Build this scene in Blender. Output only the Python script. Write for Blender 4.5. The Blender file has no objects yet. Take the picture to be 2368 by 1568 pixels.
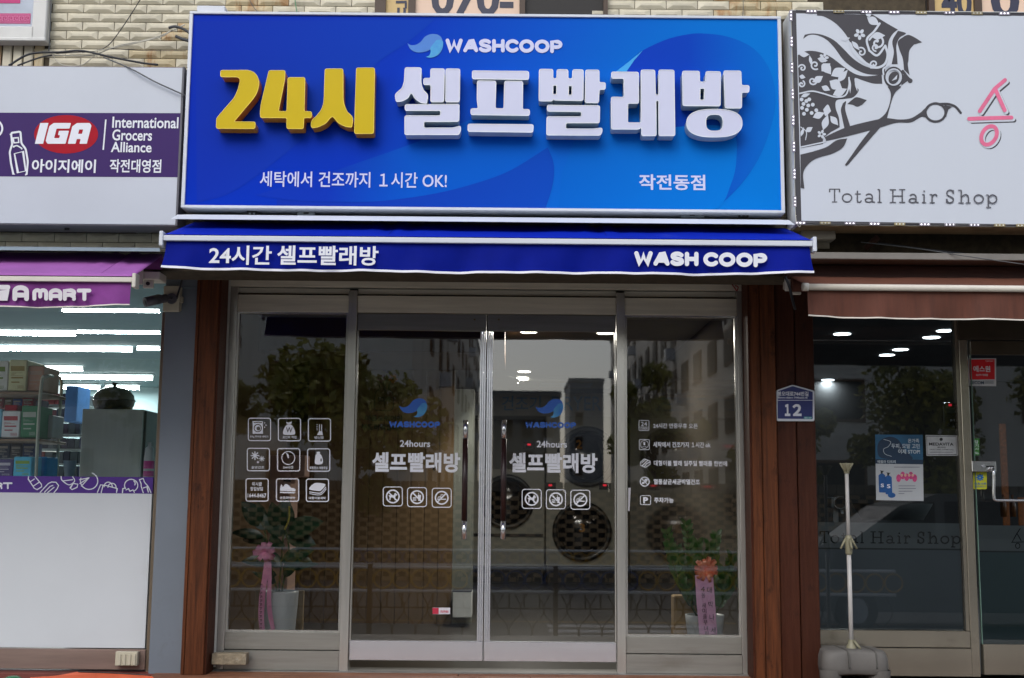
import bpy, bmesh, math, random
from mathutils import Vector, Matrix
from mathutils.geometry import tessellate_polygon
R = math.radians
random.seed(7)
SC = bpy.context.scene
COL = SC.collection
# ------------------------------------------------------------------ camera
F, CX, CY = 2800.0, 1183.5, 784.0          # focal length and centre, in units of a 2367 wide picture
CAM = Vector((0.0, -7.6, 1.046))
def cam_axes(p, y, r):
    f = Vector((math.sin(y)*math.cos(p), math.cos(y)*math.cos(p), math.sin(p)))
    r0 = Vector((math.cos(y), -math.sin(y), 0)); u = r0.cross(f)
    r1 = r0*math.cos(r)+u*math.sin(r)
    return r1, r1.cross(f), f
AX = cam_axes(R(7.57), R(0.03), R(0.507))
cd = bpy.data.cameras.new('camera'); cam = bpy.data.objects.new('camera', cd); COL.objects.link(cam)
cam.matrix_world = Matrix(((AX[0].x, AX[1].x, -AX[2].x, CAM.x), (AX[0].y, AX[1].y, -AX[2].y, CAM.y), (AX[0].z, AX[1].z, -AX[2].z, CAM.z), (0, 0, 0, 1)))
cd.sensor_width = 36; cd.lens = F/2367*36; cd.clip_end = 600; cd.clip_start = .05
cd.dof.use_dof = True; cd.dof.focus_distance = 6.8; cd.dof.aperture_fstop = 4.0
SC.camera = cam
def at(x, y, Y):
    d = AX[0]*((x-CX)/F) - AX[1]*((y-CY)/F) + AX[2]
    return CAM + d*((Y-CAM.y)/d.y)
def px(v):
    d = Vector(v)-CAM; z = d.dot(AX[2])
    return CX+F*d.dot(AX[0])/z, CY-F*d.dot(AX[1])/z
# ------------------------------------------------------------------ sky and light (overcast day)
SUN_EL, SUN_AZ = 40, 200
w = bpy.data.worlds.new('World'); SC.world = w; w.use_nodes = True
nt = w.node_tree; nt.nodes.clear()
sky = nt.nodes.new('ShaderNodeTexSky'); sky.sky_type = 'NISHITA'; sky.sun_disc = False
sky.sun_elevation = R(SUN_EL); sky.sun_rotation = R(SUN_AZ); sky.dust_density = 2.0; sky.air_density = 1.0; sky.ozone_density = 1.5
hs = nt.nodes.new('ShaderNodeHueSaturation'); hs.inputs['Saturation'].default_value = .55
bg = nt.nodes.new('ShaderNodeBackground'); bg.inputs['Strength'].default_value = .15
ow = nt.nodes.new('ShaderNodeOutputWorld')
nt.links.new(sky.outputs[0], hs.inputs['Color']); nt.links.new(hs.outputs[0], bg.inputs[0]); nt.links.new(bg.outputs[0], ow.inputs[0])
sd = bpy.data.lights.new('sun', 'SUN'); sd.energy = .6; sd.angle = R(50); sd.color = (1, .98, .95)
sun = bpy.data.objects.new('sun', sd); COL.objects.link(sun)
a, e = R(SUN_AZ), R(SUN_EL)                 # sky azimuth is measured from +Y towards +X
sun.rotation_euler = Vector((math.sin(a)*math.cos(e), math.cos(a)*math.cos(e), math.sin(e))).to_track_quat('Z', 'Y').to_euler()
SC.view_settings.view_transform = 'Standard'; SC.view_settings.look = 'None'; SC.view_settings.exposure = .66; SC.view_settings.gamma = 1
SC.cycles.use_denoising = True; SC.cycles.max_bounces = 7; SC.cycles.transparent_max_bounces = 16; SC.cycles.caustics_reflective = False
# ------------------------------------------------------------------ materials
def lin(c): c /= 255; return c/12.92 if c <= .04045 else ((c+.055)/1.055)**2.4
def rgb(r, g, b, k=1.0): return tuple(min(.9, lin(v)*k) for v in (r, g, b))
MATS = {}
def mat(name, col, rough=.6, metal=0, var=.12, scale=6, bump=0, bscale=60, emis=None, spec=.5, stretch=(1, 1, 1), col2=None, aniso=0):
    if name in MATS: return MATS[name]
    m = bpy.data.materials.new(name); m.use_nodes = True; n = m.node_tree; b = n.nodes['Principled BSDF']
    MATS[name] = m
    b.inputs['Roughness'].default_value = rough; b.inputs['Metallic'].default_value = metal; b.inputs['Specular IOR Level'].default_value = spec
    tc = n.nodes.new('ShaderNodeNewGeometry'); mp = n.nodes.new('ShaderNodeMapping'); mp.inputs['Scale'].default_value = stretch
    n.links.new(tc.outputs['Position'], mp.inputs[0])
    nz = n.nodes.new('ShaderNodeTexNoise'); nz.inputs['Scale'].default_value = scale; nz.inputs['Detail'].default_value = 7; nz.inputs['Roughness'].default_value = .62
    n.links.new(mp.outputs[0], nz.inputs['Vector'])
    cr = n.nodes.new('ShaderNodeValToRGB'); cr.color_ramp.elements[0].position = .3; cr.color_ramp.elements[1].position = .7
    c2 = col2 or tuple(v*(1-var*1.6) for v in col)
    cr.color_ramp.elements[0].color = (*c2, 1); cr.color_ramp.elements[1].color = (*[min(.92, v*(1+var*.35)) if not col2 else v for v in col], 1)
    n.links.new(nz.outputs['Fac'], cr.inputs[0]); n.links.new(cr.outputs[0], b.inputs['Base Color'])
    if bump:
        nb = n.nodes.new('ShaderNodeTexNoise'); nb.inputs['Scale'].default_value = bscale; nb.inputs['Detail'].default_value = 5
        n.links.new(mp.outputs[0], nb.inputs['Vector'])
        bp = n.nodes.new('ShaderNodeBump'); bp.inputs['Strength'].default_value = bump; bp.inputs['Distance'].default_value = .01
        n.links.new(nb.outputs['Fac'], bp.inputs['Height']); n.links.new(bp.outputs[0], b.inputs['Normal'])
    if emis:
        b.inputs['Emission Color'].default_value = (*emis[0], 1); b.inputs['Emission Strength'].default_value = emis[1]
    return m
def obj_tint(m, amt=.25, sat=.0):
    """each object that wears the material gets its own slight brightness"""
    n = m.node_tree; b = n.nodes['Principled BSDF']; src = b.inputs['Base Color'].links[0].from_socket
    oi = n.nodes.new('ShaderNodeObjectInfo'); mr = n.nodes.new('ShaderNodeMapRange'); mr.inputs['To Min'].default_value = 1-amt; mr.inputs['To Max'].default_value = 1+amt*.5
    n.links.new(oi.outputs['Random'], mr.inputs[0]); h = n.nodes.new('ShaderNodeHueSaturation'); n.links.new(mr.outputs[0], h.inputs['Value'])
    n.links.new(src, h.inputs['Color']); n.links.new(h.outputs[0], b.inputs['Base Color'])
    return m
def stains(m, col, lo=.58, hi=.75, scale=3.0, stretch=(1, 1, 1), amt=.8):
    """dirt patches with a shape of their own"""
    n = m.node_tree; b = n.nodes['Principled BSDF']; src = b.inputs['Base Color'].links[0].from_socket
    tc = n.nodes.new('ShaderNodeNewGeometry'); mp = n.nodes.new('ShaderNodeMapping'); mp.inputs['Scale'].default_value = stretch
    n.links.new(tc.outputs['Position'], mp.inputs[0]); nz = n.nodes.new('ShaderNodeTexNoise'); nz.inputs['Scale'].default_value = scale; nz.inputs['Detail'].default_value = 9
    nz.inputs['Roughness'].default_value = .7
    n.links.new(mp.outputs[0], nz.inputs['Vector']); mr = n.nodes.new('ShaderNodeMapRange'); mr.inputs['From Min'].default_value = lo; mr.inputs['From Max'].default_value = hi; mr.inputs['To Max'].default_value = amt
    n.links.new(nz.outputs['Fac'], mr.inputs[0]); mx = n.nodes.new('ShaderNodeMix'); mx.data_type = 'RGBA'
    n.links.new(mr.outputs[0], mx.inputs[0]); n.links.new(src, mx.inputs[6]); mx.inputs[7].default_value = (*col, 1)
    n.links.new(mx.outputs[2], b.inputs['Base Color']); return m
def glass(name, tint=(.9, .93, .92), ior=1.6, rough=0.0, refl=.05):
    """window pane: passes light straight on, mirrors by Fresnel"""
    m = bpy.data.materials.new(name); m.use_nodes = True; n = m.node_tree; n.nodes.clear()
    o = n.nodes.new('ShaderNodeOutputMaterial'); t = n.nodes.new('ShaderNodeBsdfTransparent'); t.inputs[0].default_value = (*tint, 1)
    g = n.nodes.new('ShaderNodeBsdfGlossy'); g.inputs['Roughness'].default_value = rough; g.inputs[0].default_value = (1, 1, 1, 1)
    fr = n.nodes.new('ShaderNodeFresnel'); fr.inputs[0].default_value = ior; mx = n.nodes.new('ShaderNodeMixShader')
    ad = n.nodes.new('ShaderNodeMath'); ad.operation = 'ADD'; ad.inputs[1].default_value = refl; ad.use_clamp = True
    n.links.new(fr.outputs[0], ad.inputs[0]); n.links.new(ad.outputs[0], mx.inputs[0]); n.links.new(t.outputs[0], mx.inputs[1]); n.links.new(g.outputs[0], mx.inputs[2]); n.links.new(mx.outputs[0], o.inputs[0])
    MATS[name] = m; return m
def grad(name, stops, x0, x1, z0=None, z1=None, rough=.5):
    """printed colour wash running from (x0,z0) to (x1,z1) on a sign face"""
    m = bpy.data.materials.new(name); m.use_nodes = True; n = m.node_tree; b = n.nodes['Principled BSDF']; b.inputs['Roughness'].default_value = rough; b.inputs['Specular IOR Level'].default_value = .05
    g = n.nodes.new('ShaderNodeNewGeometry'); s = n.nodes.new('ShaderNodeSeparateXYZ'); n.links.new(g.outputs['Position'], s.inputs[0])
    z0 = 0 if z0 is None else z0; z1 = z0 if z1 is None else z1
    dx, dz = x1-x0, z1-z0; L = dx*dx+dz*dz
    def mth(op, a, bb):
        q = n.nodes.new('ShaderNodeMath'); q.operation = op
        for i, v in enumerate((a, bb)):
            if isinstance(v, (int, float)): q.inputs[i].default_value = v
            else: n.links.new(v, q.inputs[i])
        return q.outputs[0]
    t = mth('ADD', mth('MULTIPLY', mth('SUBTRACT', s.outputs[0], x0), dx/L), mth('MULTIPLY', mth('SUBTRACT', s.outputs[2], z0), dz/L))
    cr = n.nodes.new('ShaderNodeValToRGB'); el = cr.color_ramp.elements
    for i, (p, c) in enumerate(stops):
        k = el[i] if i < 2 else el.new(p); k.position = p; k.color = (*c, 1)
    n.links.new(t, cr.inputs[0]); n.links.new(cr.outputs[0], b.inputs['Base Color']); MATS[name] = m; return m
# ------------------------------------------------------------------ object helpers
def tag(o, label=None, cat=None, group=None, kind=None):
    if label: o['label'] = label
    if cat: o['category'] = cat
    if group: o['group'] = group
    if kind: o['kind'] = kind
    return o
def empty(name, loc, label, cat, group=None, kind=None):
    o = bpy.data.objects.new(name, None); COL.objects.link(o); o.location = loc; o.empty_display_size = .1
    return tag(o, label, cat, group, kind)
def link(name, me, m=None, parent=None):
    o = bpy.data.objects.new(name, me); COL.objects.link(o)
    if m is not None and not me.materials:
        for k in (m if isinstance(m, (list, tuple)) else [m]): me.materials.append(k)
    if parent is not None:
        o.parent = parent
        if parent.parent is None: o.matrix_parent_inverse = Matrix.Translation(-Vector(parent.location))
    return o
def mesh(name, verts, faces, m=None, parent=None, smooth=False, mi=None):
    me = bpy.data.meshes.new(name); me.from_pydata([tuple(v) for v in verts], [], faces)
    if smooth: me.polygons.foreach_set('use_smooth', [True]*len(me.polygons))
    if mi: me.polygons.foreach_set('material_index', mi)
    me.update(); return link(name, me, m, parent)
def bmobj(name, bm, m, parent=None, smooth=False):
    me = bpy.data.meshes.new(name); bmesh.ops.recalc_face_normals(bm, faces=bm.faces); bm.to_mesh(me); bm.free()
    if smooth:
        for p in me.polygons: p.use_smooth = True
    return link(name, me, m, parent)
def bx(bm, x0, x1, y0, y1, z0, z1, bev=0, seg=1):
    r = bmesh.ops.create_cube(bm, size=1, matrix=Matrix.Translation(((x0+x1)/2, (y0+y1)/2, (z0+z1)/2)) @ Matrix.Diagonal((abs(x1-x0), abs(y1-y0), abs(z1-z0), 1)))
    if bev:
        es = {e for v in r['verts'] for e in v.link_edges}
        bmesh.ops.bevel(bm, geom=list(es), offset=bev, segments=seg, affect='EDGES', profile=.7)
def box(name, x0, x1, y0, y1, z0, z1, m, parent=None, bev=0, seg=1):
    bm = bmesh.new(); bx(bm, x0, x1, y0, y1, z0, z1, bev, seg); return bmobj(name, bm, m, parent)
def rect(x0, y0, x1, y1, Y):
    """picture rectangle on the plane Y -> X0, X1, Z0, Z1"""
    xm, ym = (x0+x1)/2, (y0+y1)/2
    return at(x0, ym, Y).x, at(x1, ym, Y).x, at(xm, y1, Y).z, at(xm, y0, Y).z
def pbox(name, x0, y0, x1, y1, Y, Yb, m, parent=None, bev=0, seg=1):
    X0, X1, Z0, Z1 = rect(x0, y0, x1, y1, Y); return box(name, X0, X1, Y, Yb, Z0, Z1, m, parent, bev, seg)
def cyl(bm, p0, p1, r0, r1=None, n=14, cap=True):
    p0, p1 = Vector(p0), Vector(p1); d = p1-p0; L = d.length; r1 = r0 if r1 is None else r1
    M = Matrix.Translation((p0+p1)/2) @ d.to_track_quat('Z', 'Y').to_matrix().to_4x4()
    return bmesh.ops.create_cone(bm, cap_ends=cap, segments=n, radius1=r0, radius2=r1, depth=L, matrix=M)
def cylo(name, p0, p1, r0, m, parent=None, r1=None, n=16):
    bm = bmesh.new(); cyl(bm, p0, p1, r0, r1, n); o = bmobj(name, bm, m, parent)
    for p in o.data.polygons: p.use_smooth = len(p.vertices) == 4
    return o
def tube(name, pts, r, m, parent=None, n=7):
    """round cable along smoothed points"""
    P = cr_open([Vector(p) for p in pts], 8); vs = []; fs = []
    for i, p in enumerate(P):
        t = (P[min(i+1, len(P)-1)]-P[max(i-1, 0)]).normalized(); a = t.cross(Vector((.13, .2, .97))).normalized(); b = t.cross(a)
        for k in range(n):
            q = 2*math.pi*k/n; vs.append(p+a*math.cos(q)*r+b*math.sin(q)*r)
    for i in range(len(P)-1):
        for k in range(n): fs.append((i*n+k, i*n+(k+1) % n, (i+1)*n+(k+1) % n, (i+1)*n+k))
    fs.append(tuple(range(n))[::-1]); fs.append(tuple((len(P)-1)*n+k for k in range(n)))
    return mesh(name, vs, fs, m, parent, True)
def lathe(name, c, prof, m, parent=None, n=32):
    vs = []; fs = []
    for r, z in prof:
        for k in range(n): q = 2*math.pi*k/n; vs.append((c[0]+r*math.cos(q), c[1]+r*math.sin(q), c[2]+z))
    for i in range(len(prof)-1):
        for k in range(n): fs.append((i*n+k, i*n+(k+1) % n, (i+1)*n+(k+1) % n, (i+1)*n+k))
    return mesh(name, vs, fs, m, parent, True)
def cr_open(P, n):
    if len(P) < 3: return P
    out = []; Q = [P[0]*2-P[1]]+P+[P[-1]*2-P[-2]]
    for i in range(1, len(Q)-2):
        a, b, c, d = Q[i-1:i+3]
        for k in range(n):
            t = k/n; out.append(.5*((2*b)+(c-a)*t+(2*a-5*b+4*c-d)*t*t+(3*b-a-3*c+d)*t**3))
    return out+[P[-1]]
def sm(pts, n=5):
    P = [Vector(p) for p in pts]; N = len(P); out = []
    for i in range(N):
        a, b, c, d = P[i-1], P[i], P[(i+1) % N], P[(i+2) % N]
        for k in range(n):
            t = k/n; q = .5*((2*b)+(c-a)*t+(2*a-5*b+4*c-d)*t*t+(3*b-a-3*c+d)*t**3); out.append((q.x, q.y))
    return out
def smo(pts, n=6): return [(v.x, v.y) for v in cr_open([Vector(p) for p in pts], n)]
def ell(cx, cy, rx, ry, n=28, rot=0, a0=0, a1=360):
    full = abs(a1-a0) >= 360; c, s = math.cos(R(rot)), math.sin(R(rot)); out = []
    for k in range(n if full else n+1):
        q = R(a0+(a1-a0)*k/n); x, y = rx*math.cos(q), ry*math.sin(q); out.append((cx+x*c-y*s, cy+x*s+y*c))
    return out
def rr(x0, y0, x1, y1, r, n=4):
    out = []
    for cx, cy, a in ((x1-r, y0+r, -90), (x1-r, y1-r, 0), (x0+r, y1-r, 90), (x0+r, y0+r, 180)):
        for k in range(n+1): q = R(a+90*k/n); out.append((cx+r*math.cos(q), cy+r*math.sin(q)))
    return out
def zm(ox, oy, s, pts):
    """coordinates read in an enlarged crop of the photograph -> picture coordinates"""
    return [(ox+x*s, oy+y*s) for x, y in pts]
_tc = {}
def textmesh(body, bold, res=3):
    k = (body, bold, res)
    if k not in _tc:
        c = bpy.data.curves.new('t', 'FONT'); c.body = body; c.offset = bold; c.resolution_u = res; o = bpy.data.objects.new('t', c); COL.objects.link(o)
        bpy.context.view_layer.update(); me = bpy.data.meshes.new_from_object(o.evaluated_get(bpy.context.evaluated_depsgraph_get()))
        _tc[k] = ([(v.co.x, v.co.y) for v in me.vertices], [tuple(p.vertices) for p in me.polygons])
        bpy.data.objects.remove(o); bpy.data.curves.remove(c); bpy.data.meshes.remove(me)
    return _tc[k]
class Art:
    """flat print: shapes drawn on one vertical plane Y, each a hair proud of the one before"""
    def __init__(s, Y, sheet=0.0, step=.00012): s.Y = Y; s.v = []; s.f = []; s.k = sheet; s.step = step
    def p(s, x, y): q = at(x, y, s.Y); return (q.x, s.Y-s.k, q.z)
    def poly(s, pts, holes=()):
        loops = [[Vector((x, -y, 0)) for x, y in l] for l in (pts, *holes)]; b = len(s.v)
        for l in (pts, *holes): s.v += [s.p(x, y) for x, y in l]
        s.f += [tuple(b+i for i in t) for t in tessellate_polygon(loops)]; s.k += s.step; return s
    def stroke(s, pts, w, closed=False, caps=True, taper=None):
        P = [Vector(p) for p in pts]; N = len(P); b = len(s.v); L = []; Rr = []
        for i in range(N):
            A = P[(i-1) % N] if closed or i else P[0]; B = P[(i+1) % N] if closed or i < N-1 else P[-1]
            t = (B-A)
            if t.length < 1e-9: t = Vector((1, 0))
            t.normalize(); nrm = Vector((-t.y, t.x)); ww = w/2*(taper(i/(N-1)) if taper else 1)
            if 0 < i < N-1 or closed:
                u = (P[i]-A); 
                if u.length > 1e-9: ww /= max(.55, abs(u.normalized().dot(t)))
            L.append(P[i]+nrm*ww); Rr.append(P[i]-nrm*ww)
        k0 = s.k
        for i in range(N): s.k = k0+i*6e-6; s.v.append(s.p(*L[i])); s.v.append(s.p(*Rr[i]))
        for i in range(N if closed else N-1):
            j = (i+1) % N; s.f.append((b+2*i, b+2*i+1, b+2*j+1, b+2*j))
        if caps and not closed and not taper:
            for e, o in ((0, 1), (N-1, N-2)):
                s.k = k0+(e*6e-6 if e else -6e-6); d = (P[e]-P[o]).normalized(); a0 = math.atan2(d.y, d.x); c = len(s.v); m = 7
                for k in range(m+1):
                    q = a0-math.pi/2+math.pi*k/m; s.v.append(s.p(P[e].x+math.cos(q)*w/2, P[e].y+math.sin(q)*w/2))
                s.f.append(tuple(range(c, c+m+1)))
        s.k = k0+s.step; return s
    def text(s, body, x0, y0, x1, y1, bold=.012, shear=0, res=3):
        V, Fc = textmesh(body, bold, res); xs = [v[0] for v in V]; ys = [v[1] for v in V]
        X0, X1, Z0, Z1 = rect(x0, y0, x1, y1, s.Y); b = len(s.v); w_, h_ = max(xs)-min(xs), max(ys)-min(ys)
        sh = shear*(Z1-Z0); X1 -= sh
        for x, y in V:
            t = (y-min(ys))/h_; s.v.append((X0+(x-min(xs))/w_*(X1-X0)+sh*t, s.Y-s.k, Z0+t*(Z1-Z0)))
        s.f += [tuple(b+i for i in f) for f in Fc]; s.k += s.step; return s
    def build(s, name, m, parent=None): return mesh(name, s.v, s.f, m, parent)
def prism(name, pts, Y, Yb, m, parent=None, holes=(), rim=False, rimw=1.6):
    """outline in the picture -> solid letter with side walls and a front face (materials side, rim, face), edged by a pale trim with its highlight painted in"""
    loops = [list(pts), *[list(h) for h in holes]]; vs = []; fs = []; mm = []
    W = [[at(x, y, Y) for x, y in l] for l in loops]; b0 = 0; M_ = len(loops)
    tot = sum(len(l) for l in W)
    for l in W: vs += [(p.x, Y, p.z) for p in l]
    for l in W: vs += [(p.x, Yb, p.z) for p in l]
    for l in W:
        N = len(l)
        for i in range(N): j = (i+1) % N; fs.append((b0+i, b0+j, tot+b0+j, tot+b0+i)); mm.append(0)
        b0 += N
    for t in tessellate_polygon([[Vector((p.x, p.z, 0)) for p in l] for l in W]): fs.append(tuple(t)); mm.append(1)
    me = bpy.data.meshes.new(name); me.from_pydata(vs, [], fs); me.materials.append(m[0]); me.materials.append(m[2]); me.polygons.foreach_set('material_index', mm); me.update()
    o = link(name, me, None, parent)
    if rim:
        A = Art(Y, .0012); A.step = 0
        for l in loops: A.stroke([(x, y) for x, y in l], rimw, True)
        A.build('edge_highlight_trim', m[1], o)
    return o
def soft(pts, r=6, n=3):
    """round every corner of an outline by about r"""
    out = []; N = len(pts)
    for i in range(N):
        a, b, c = Vector(pts[i-1]), Vector(pts[i]), Vector(pts[(i+1) % N]); u, v = a-b, c-b
        if u.length < 1e-6 or v.length < 1e-6: continue
        k = min(r, u.length*.45, v.length*.45); p, q = b+u.normalized()*k, b+v.normalized()*k
        for j in range(n+1): t = j/n; g = p*(1-t)**2+b*2*t*(1-t)+q*t*t; out.append((g.x, g.y))
    return out
# rounded capitals of the brand wordmark, one unit high, as centre lines
GLY = {'W': (1.15, [[(.0, 0), (.27, 1), (.55, .2), (.83, 1), (1.1, 0)]]), 'A': (.95, [[(0, 1), (.42, 0), (.5, 0), (.92, 1)], [(.2, .7), (.72, .7)]]),
       'S': (.8, [smo([(.72, .14), (.55, .02), (.3, 0), (.06, .14), (.1, .38), (.4, .5), (.7, .62), (.74, .86), (.5, 1), (.2, .98), (.02, .84)])]),
       'H': (.85, [[(.05, 0), (.05, 1)], [(.78, 0), (.78, 1)], [(.05, .5), (.78, .5)]]), 'C': (.9, [ell(.47, .5, .45, .5, 20, 0, 42, 318)]),
       'O': (.98, [ell(.48, .5, .46, .5, 24)+[(.94, .5)]]), 'P': (.8, [[(.05, 1), (.05, .03), (.45, .02)]+ell(.45, .3, .3, .28, 10, 0, -90, 90)+[(.05, .58)]]),
       'M': (1.0, [[(.0, 1), (.0, .3)]+ell(.22, .3, .22, .27, 8, 0, 180, 360)+[(.44, .75)], [(.44, .3)]+ell(.66, .3, .22, .27, 8, 0, 180, 360)+[(.88, 1)]]),
       'R': (.85, [[(.0, 1), (.0, .05), (.4, .03)]+ell(.42, .28, .28, .26, 8, 0, -90, 90)+[(.0, .55)], [(.4, .55), (.68, .75), (.68, 1)]]), 'T': (.85, [[(0, .03), (.8, .03)], [(.42, .03), (.42, 1)]]),
       'a': (.95, [[(0, 1), (0, .35)]+ell(.36, .35, .36, .33, 10, 0, 180, 360)+[(.72, 1)], [(0, .68), (.72, .68)]]),
       'G': (.95, [[(.8, .03), (.35, .03), (.08, .2), (.03, .6), (.1, .9), (.35, 1), (.75, 1), (.78, .55), (.45, .55)]]), 'I': (.3, [[(0, 0), (0, 1)]])}
def wordmark(art, word, x0, y0, x1, y1, wgt, dy=0, gap=None):
    ext = [(min(p[0] for q in GLY[c][1] for p in q), max(p[0] for q in GLY[c][1] for p in q)) for c in word]; n = len(word); gap = wgt*.16 if gap is None else gap
    u_ = (x1-x0-n*wgt-(n-1)*gap)/sum(b-a for a, b in ext); h = y1-y0-wgt; x = x0
    for c, (a, b) in zip(word, ext):
        for s_ in GLY[c][1]:
            cl = c == 'O'; art.stroke([(x+wgt/2+(px_-a)*u_, y0+wgt/2+py_*h+dy*(x-x0)/(x1-x0)) for px_, py_ in (s_[:-1] if cl else s_)], wgt, cl)
        x += (b-a)*u_+wgt+gap
# ================================================================== materials
TILE = obj_tint(stains(mat('tile_glaze', rgb(216, 208, 184, .92), .42, var=.10, scale=14, bump=.05, bscale=40), rgb(120, 92, 50, .9), .60, .80, 2.2, (1, 1, .5), .55), .10)
MORTAR = mat('dark_mortar', rgb(78, 68, 52), .9, var=.3, scale=20)
CONC = stains(mat('rough_concrete', rgb(120, 112, 96), .9, var=.35, scale=18, bump=.6), rgb(60, 54, 46), .5, .7, 9)
WHT = mat('white_painted_metal', rgb(214, 219, 228, .95), .32, var=.05, scale=3)
ALU = mat('brushed_aluminium', rgb(196, 200, 206), .34, metal=.55, var=.08, scale=5, stretch=(.3, 1, 12))
STEEL = stains(mat('stainless_steel', rgb(206, 204, 197), .22, metal=.65, var=.14, scale=3, stretch=(6, 6, .5)), rgb(120, 108, 90), .62, .85, 5, (1, 1, .4), .4)
STEELH = stains(mat('lightened_stainless_band', rgb(216, 211, 196), .38, metal=.1, var=.16, scale=3, stretch=(.5, 6, 8)), rgb(112, 102, 84), .6, .85, 4, (.4, 1, 1), .4)  # rail steel lightened in colour against the shade under the awning
STEELL = stains(mat('stained_rail_steel', rgb(160, 159, 152), .30, metal=.45, var=.14, scale=3, stretch=(.5, 6, 8)), rgb(108, 98, 82), .58, .8, 4, (.4, 1, 1), .5)  # same steel for the lower rails, not lightened
STEELB = mat('bright_stainless', rgb(230, 232, 238), .25, metal=.75, var=.06, scale=4, stretch=(.4, 1, 10))
DARK = mat('black_plastic', (.015, .015, .017), .45, var=.1)
GASK = mat('dark_rubber_gap', (.02, .018, .016), .8)
WOOD = stains(mat('stained_timber', rgb(114, 64, 35), .55, var=.34, scale=6, stretch=(9, 9, .5), bump=.5, bscale=60, col2=rgb(66, 35, 19), spec=.2), rgb(36, 16, 9), .57, .68, 7, (1.4, 1, .8), .75)
WOODD = stains(mat('dark_stained_timber', rgb(78, 42, 26), .55, var=.3, scale=6, stretch=(9, 9, .5), bump=.5, bscale=60, col2=rgb(60, 26, 13), spec=.2), rgb(24, 11, 8), .56, .70, 6, (1.4, 1, .8), .75)
obj_tint(WOOD, .18); obj_tint(WOODD, .22)
DECK = obj_tint(stains(mat('worn_deck_timber', rgb(156, 106, 76), .6, var=.3, scale=5, stretch=(.5, 7, 7), bump=.4, bscale=30, col2=rgb(94, 52, 34)), rgb(150, 118, 96), .55, .75, 7, (.5, 2, 1), .5), .14)
PRINTW = mat('white_print', rgb(226, 228, 236), .5, var=.02)
LAV = mat('pale_lavender_print', rgb(205, 208, 238), .5, var=.02)
DECAL = mat('white_window_decal', rgb(230, 232, 240), .6, var=.03)
GLASS = glass('shop_glass', (.92, .93, .92), 1.6)
GLASSI = glass('clear_market_glass', (.88, .93, .92), 1.5, refl=.01)
GLASSD = glass('tinted_salon_glass', (.6, .65, .67), 1.5, refl=.04)
CABLEB = mat('black_cable', (.02, .022, .028), .5)
CABLEW = mat('dirty_white_cable', rgb(190, 186, 172), .6)
CABLEG = mat('grey_cable', rgb(96, 98, 100), .6)
# ================================================================== facade
YW = -.62
fac = box('facade_wall', -4.4, 4.4, YW+.012, YW+.30, 2.36, 4.25, MORTAR)
tag(fac, 'upper wall of cream bevelled ceramic tiles behind the shop signs', 'wall', kind='structure')
TP, TR = .190, .05635
def tile_mesh(w, h, d=.016, name='tile'):
    x, z, ix, iz = w/2, h/2, min(.034, w*.35), h*.36
    v = [(-x, 0, -z), (x, 0, -z), (x, 0, z), (-x, 0, z), (-x, -.006, -z), (x, -.006, -z), (x, -.006, z), (-x, -.006, z),
         (-x+ix, -d, -z+iz), (x-ix, -d, -z+iz), (x-ix, -d, z-iz), (-x+ix, -d, z-iz), (-x+ix*.25, -.009, 0), (x-ix*.25, -.009, 0)]
    f = [(0, 1, 5, 4), (1, 2, 6, 5), (2, 3, 7, 6), (3, 0, 4, 7), (4, 5, 9, 8), (6, 7, 11, 10), (8, 9, 10, 11), (5, 6, 13), (5, 13, 9), (6, 10, 13), (13, 10, 9), (7, 4, 12), (7, 12, 11), (4, 8, 12), (12, 8, 11)]
    me = bpy.data.meshes.new(name); me.from_pydata(v, [], f); me.materials.append(TILE); me.update(); return me
TM = tile_mesh(TP-.004, TR-.004)
ztop = at(300, 30.5, YW).z; xj = at(263, 70, YW).x
vis = [(-30, -40, 455, 178), (430, -60, 905, 52), (1385, -60, 2175, 52), (-40, 528, 400, 605), (1790, 530, 2420, 612)]
def want(x, z): q = px((x, YW, z)); return any(a <= q[0] <= c and b <= q[1] <= d for a, b, c, d in vis)
TRU = stains(mat('rust_streaked_tile', rgb(206, 190, 152, .9), .5, var=.12, scale=14), rgb(158, 104, 46), .50, .64, 6, (2.2, 1, .6), .75)
TM2 = TM.copy(); TM2.materials.clear(); TM2.materials.append(TRU)
TRP = [(578, 6, 60), (1755, 14, 75), (425, 78, 26), (368, 132, 40)]
tiles = []
for r in range(-5, 28):
    zc = ztop-(r+.5)*TR; off = 0 if r % 2 == 1 else .5
    for c in range(-26, 22):
        xc = xj+(c+.5+off)*TP-.0*r
        if not want(xc, zc): continue
        q = px((xc, YW, zc))
        if q[0] < 108 and q[1] < 170: continue
        if len(tiles) < 290:
            o = bpy.data.objects.new('tile', TM2 if any(abs(q[0]-a_) < w_ and abs(q[1]-b_) < 24 for a_, b_, w_ in TRP) else TM); COL.objects.link(o); o.parent = fac; o.location = (xc, YW+.012, zc); o.rotation_euler = (random.gauss(0, .006), random.gauss(0, .003), random.gauss(0, .006)); tiles.append(o)
print('tiles', len(tiles))
# soldier tiles under the small upper window at the left
SM_ = None
for i in range(8):
    x0 = at(2+24.6*i-95, 120, YW).x; 
    b = box('soldier_tile', x0+.002, x0+.0575, YW-.004, YW+.013, at(50, 152, YW).z-.02, at(50, 94, YW).z-.003, TRU if i in (3, 7) else TILE, fac, .006)
# lower concrete beam showing between sign and awning cover
beam = pbox('concrete_beam', 350, 470, 1850, 545, YW-.02, YW+.01, CONC, fac)
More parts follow.
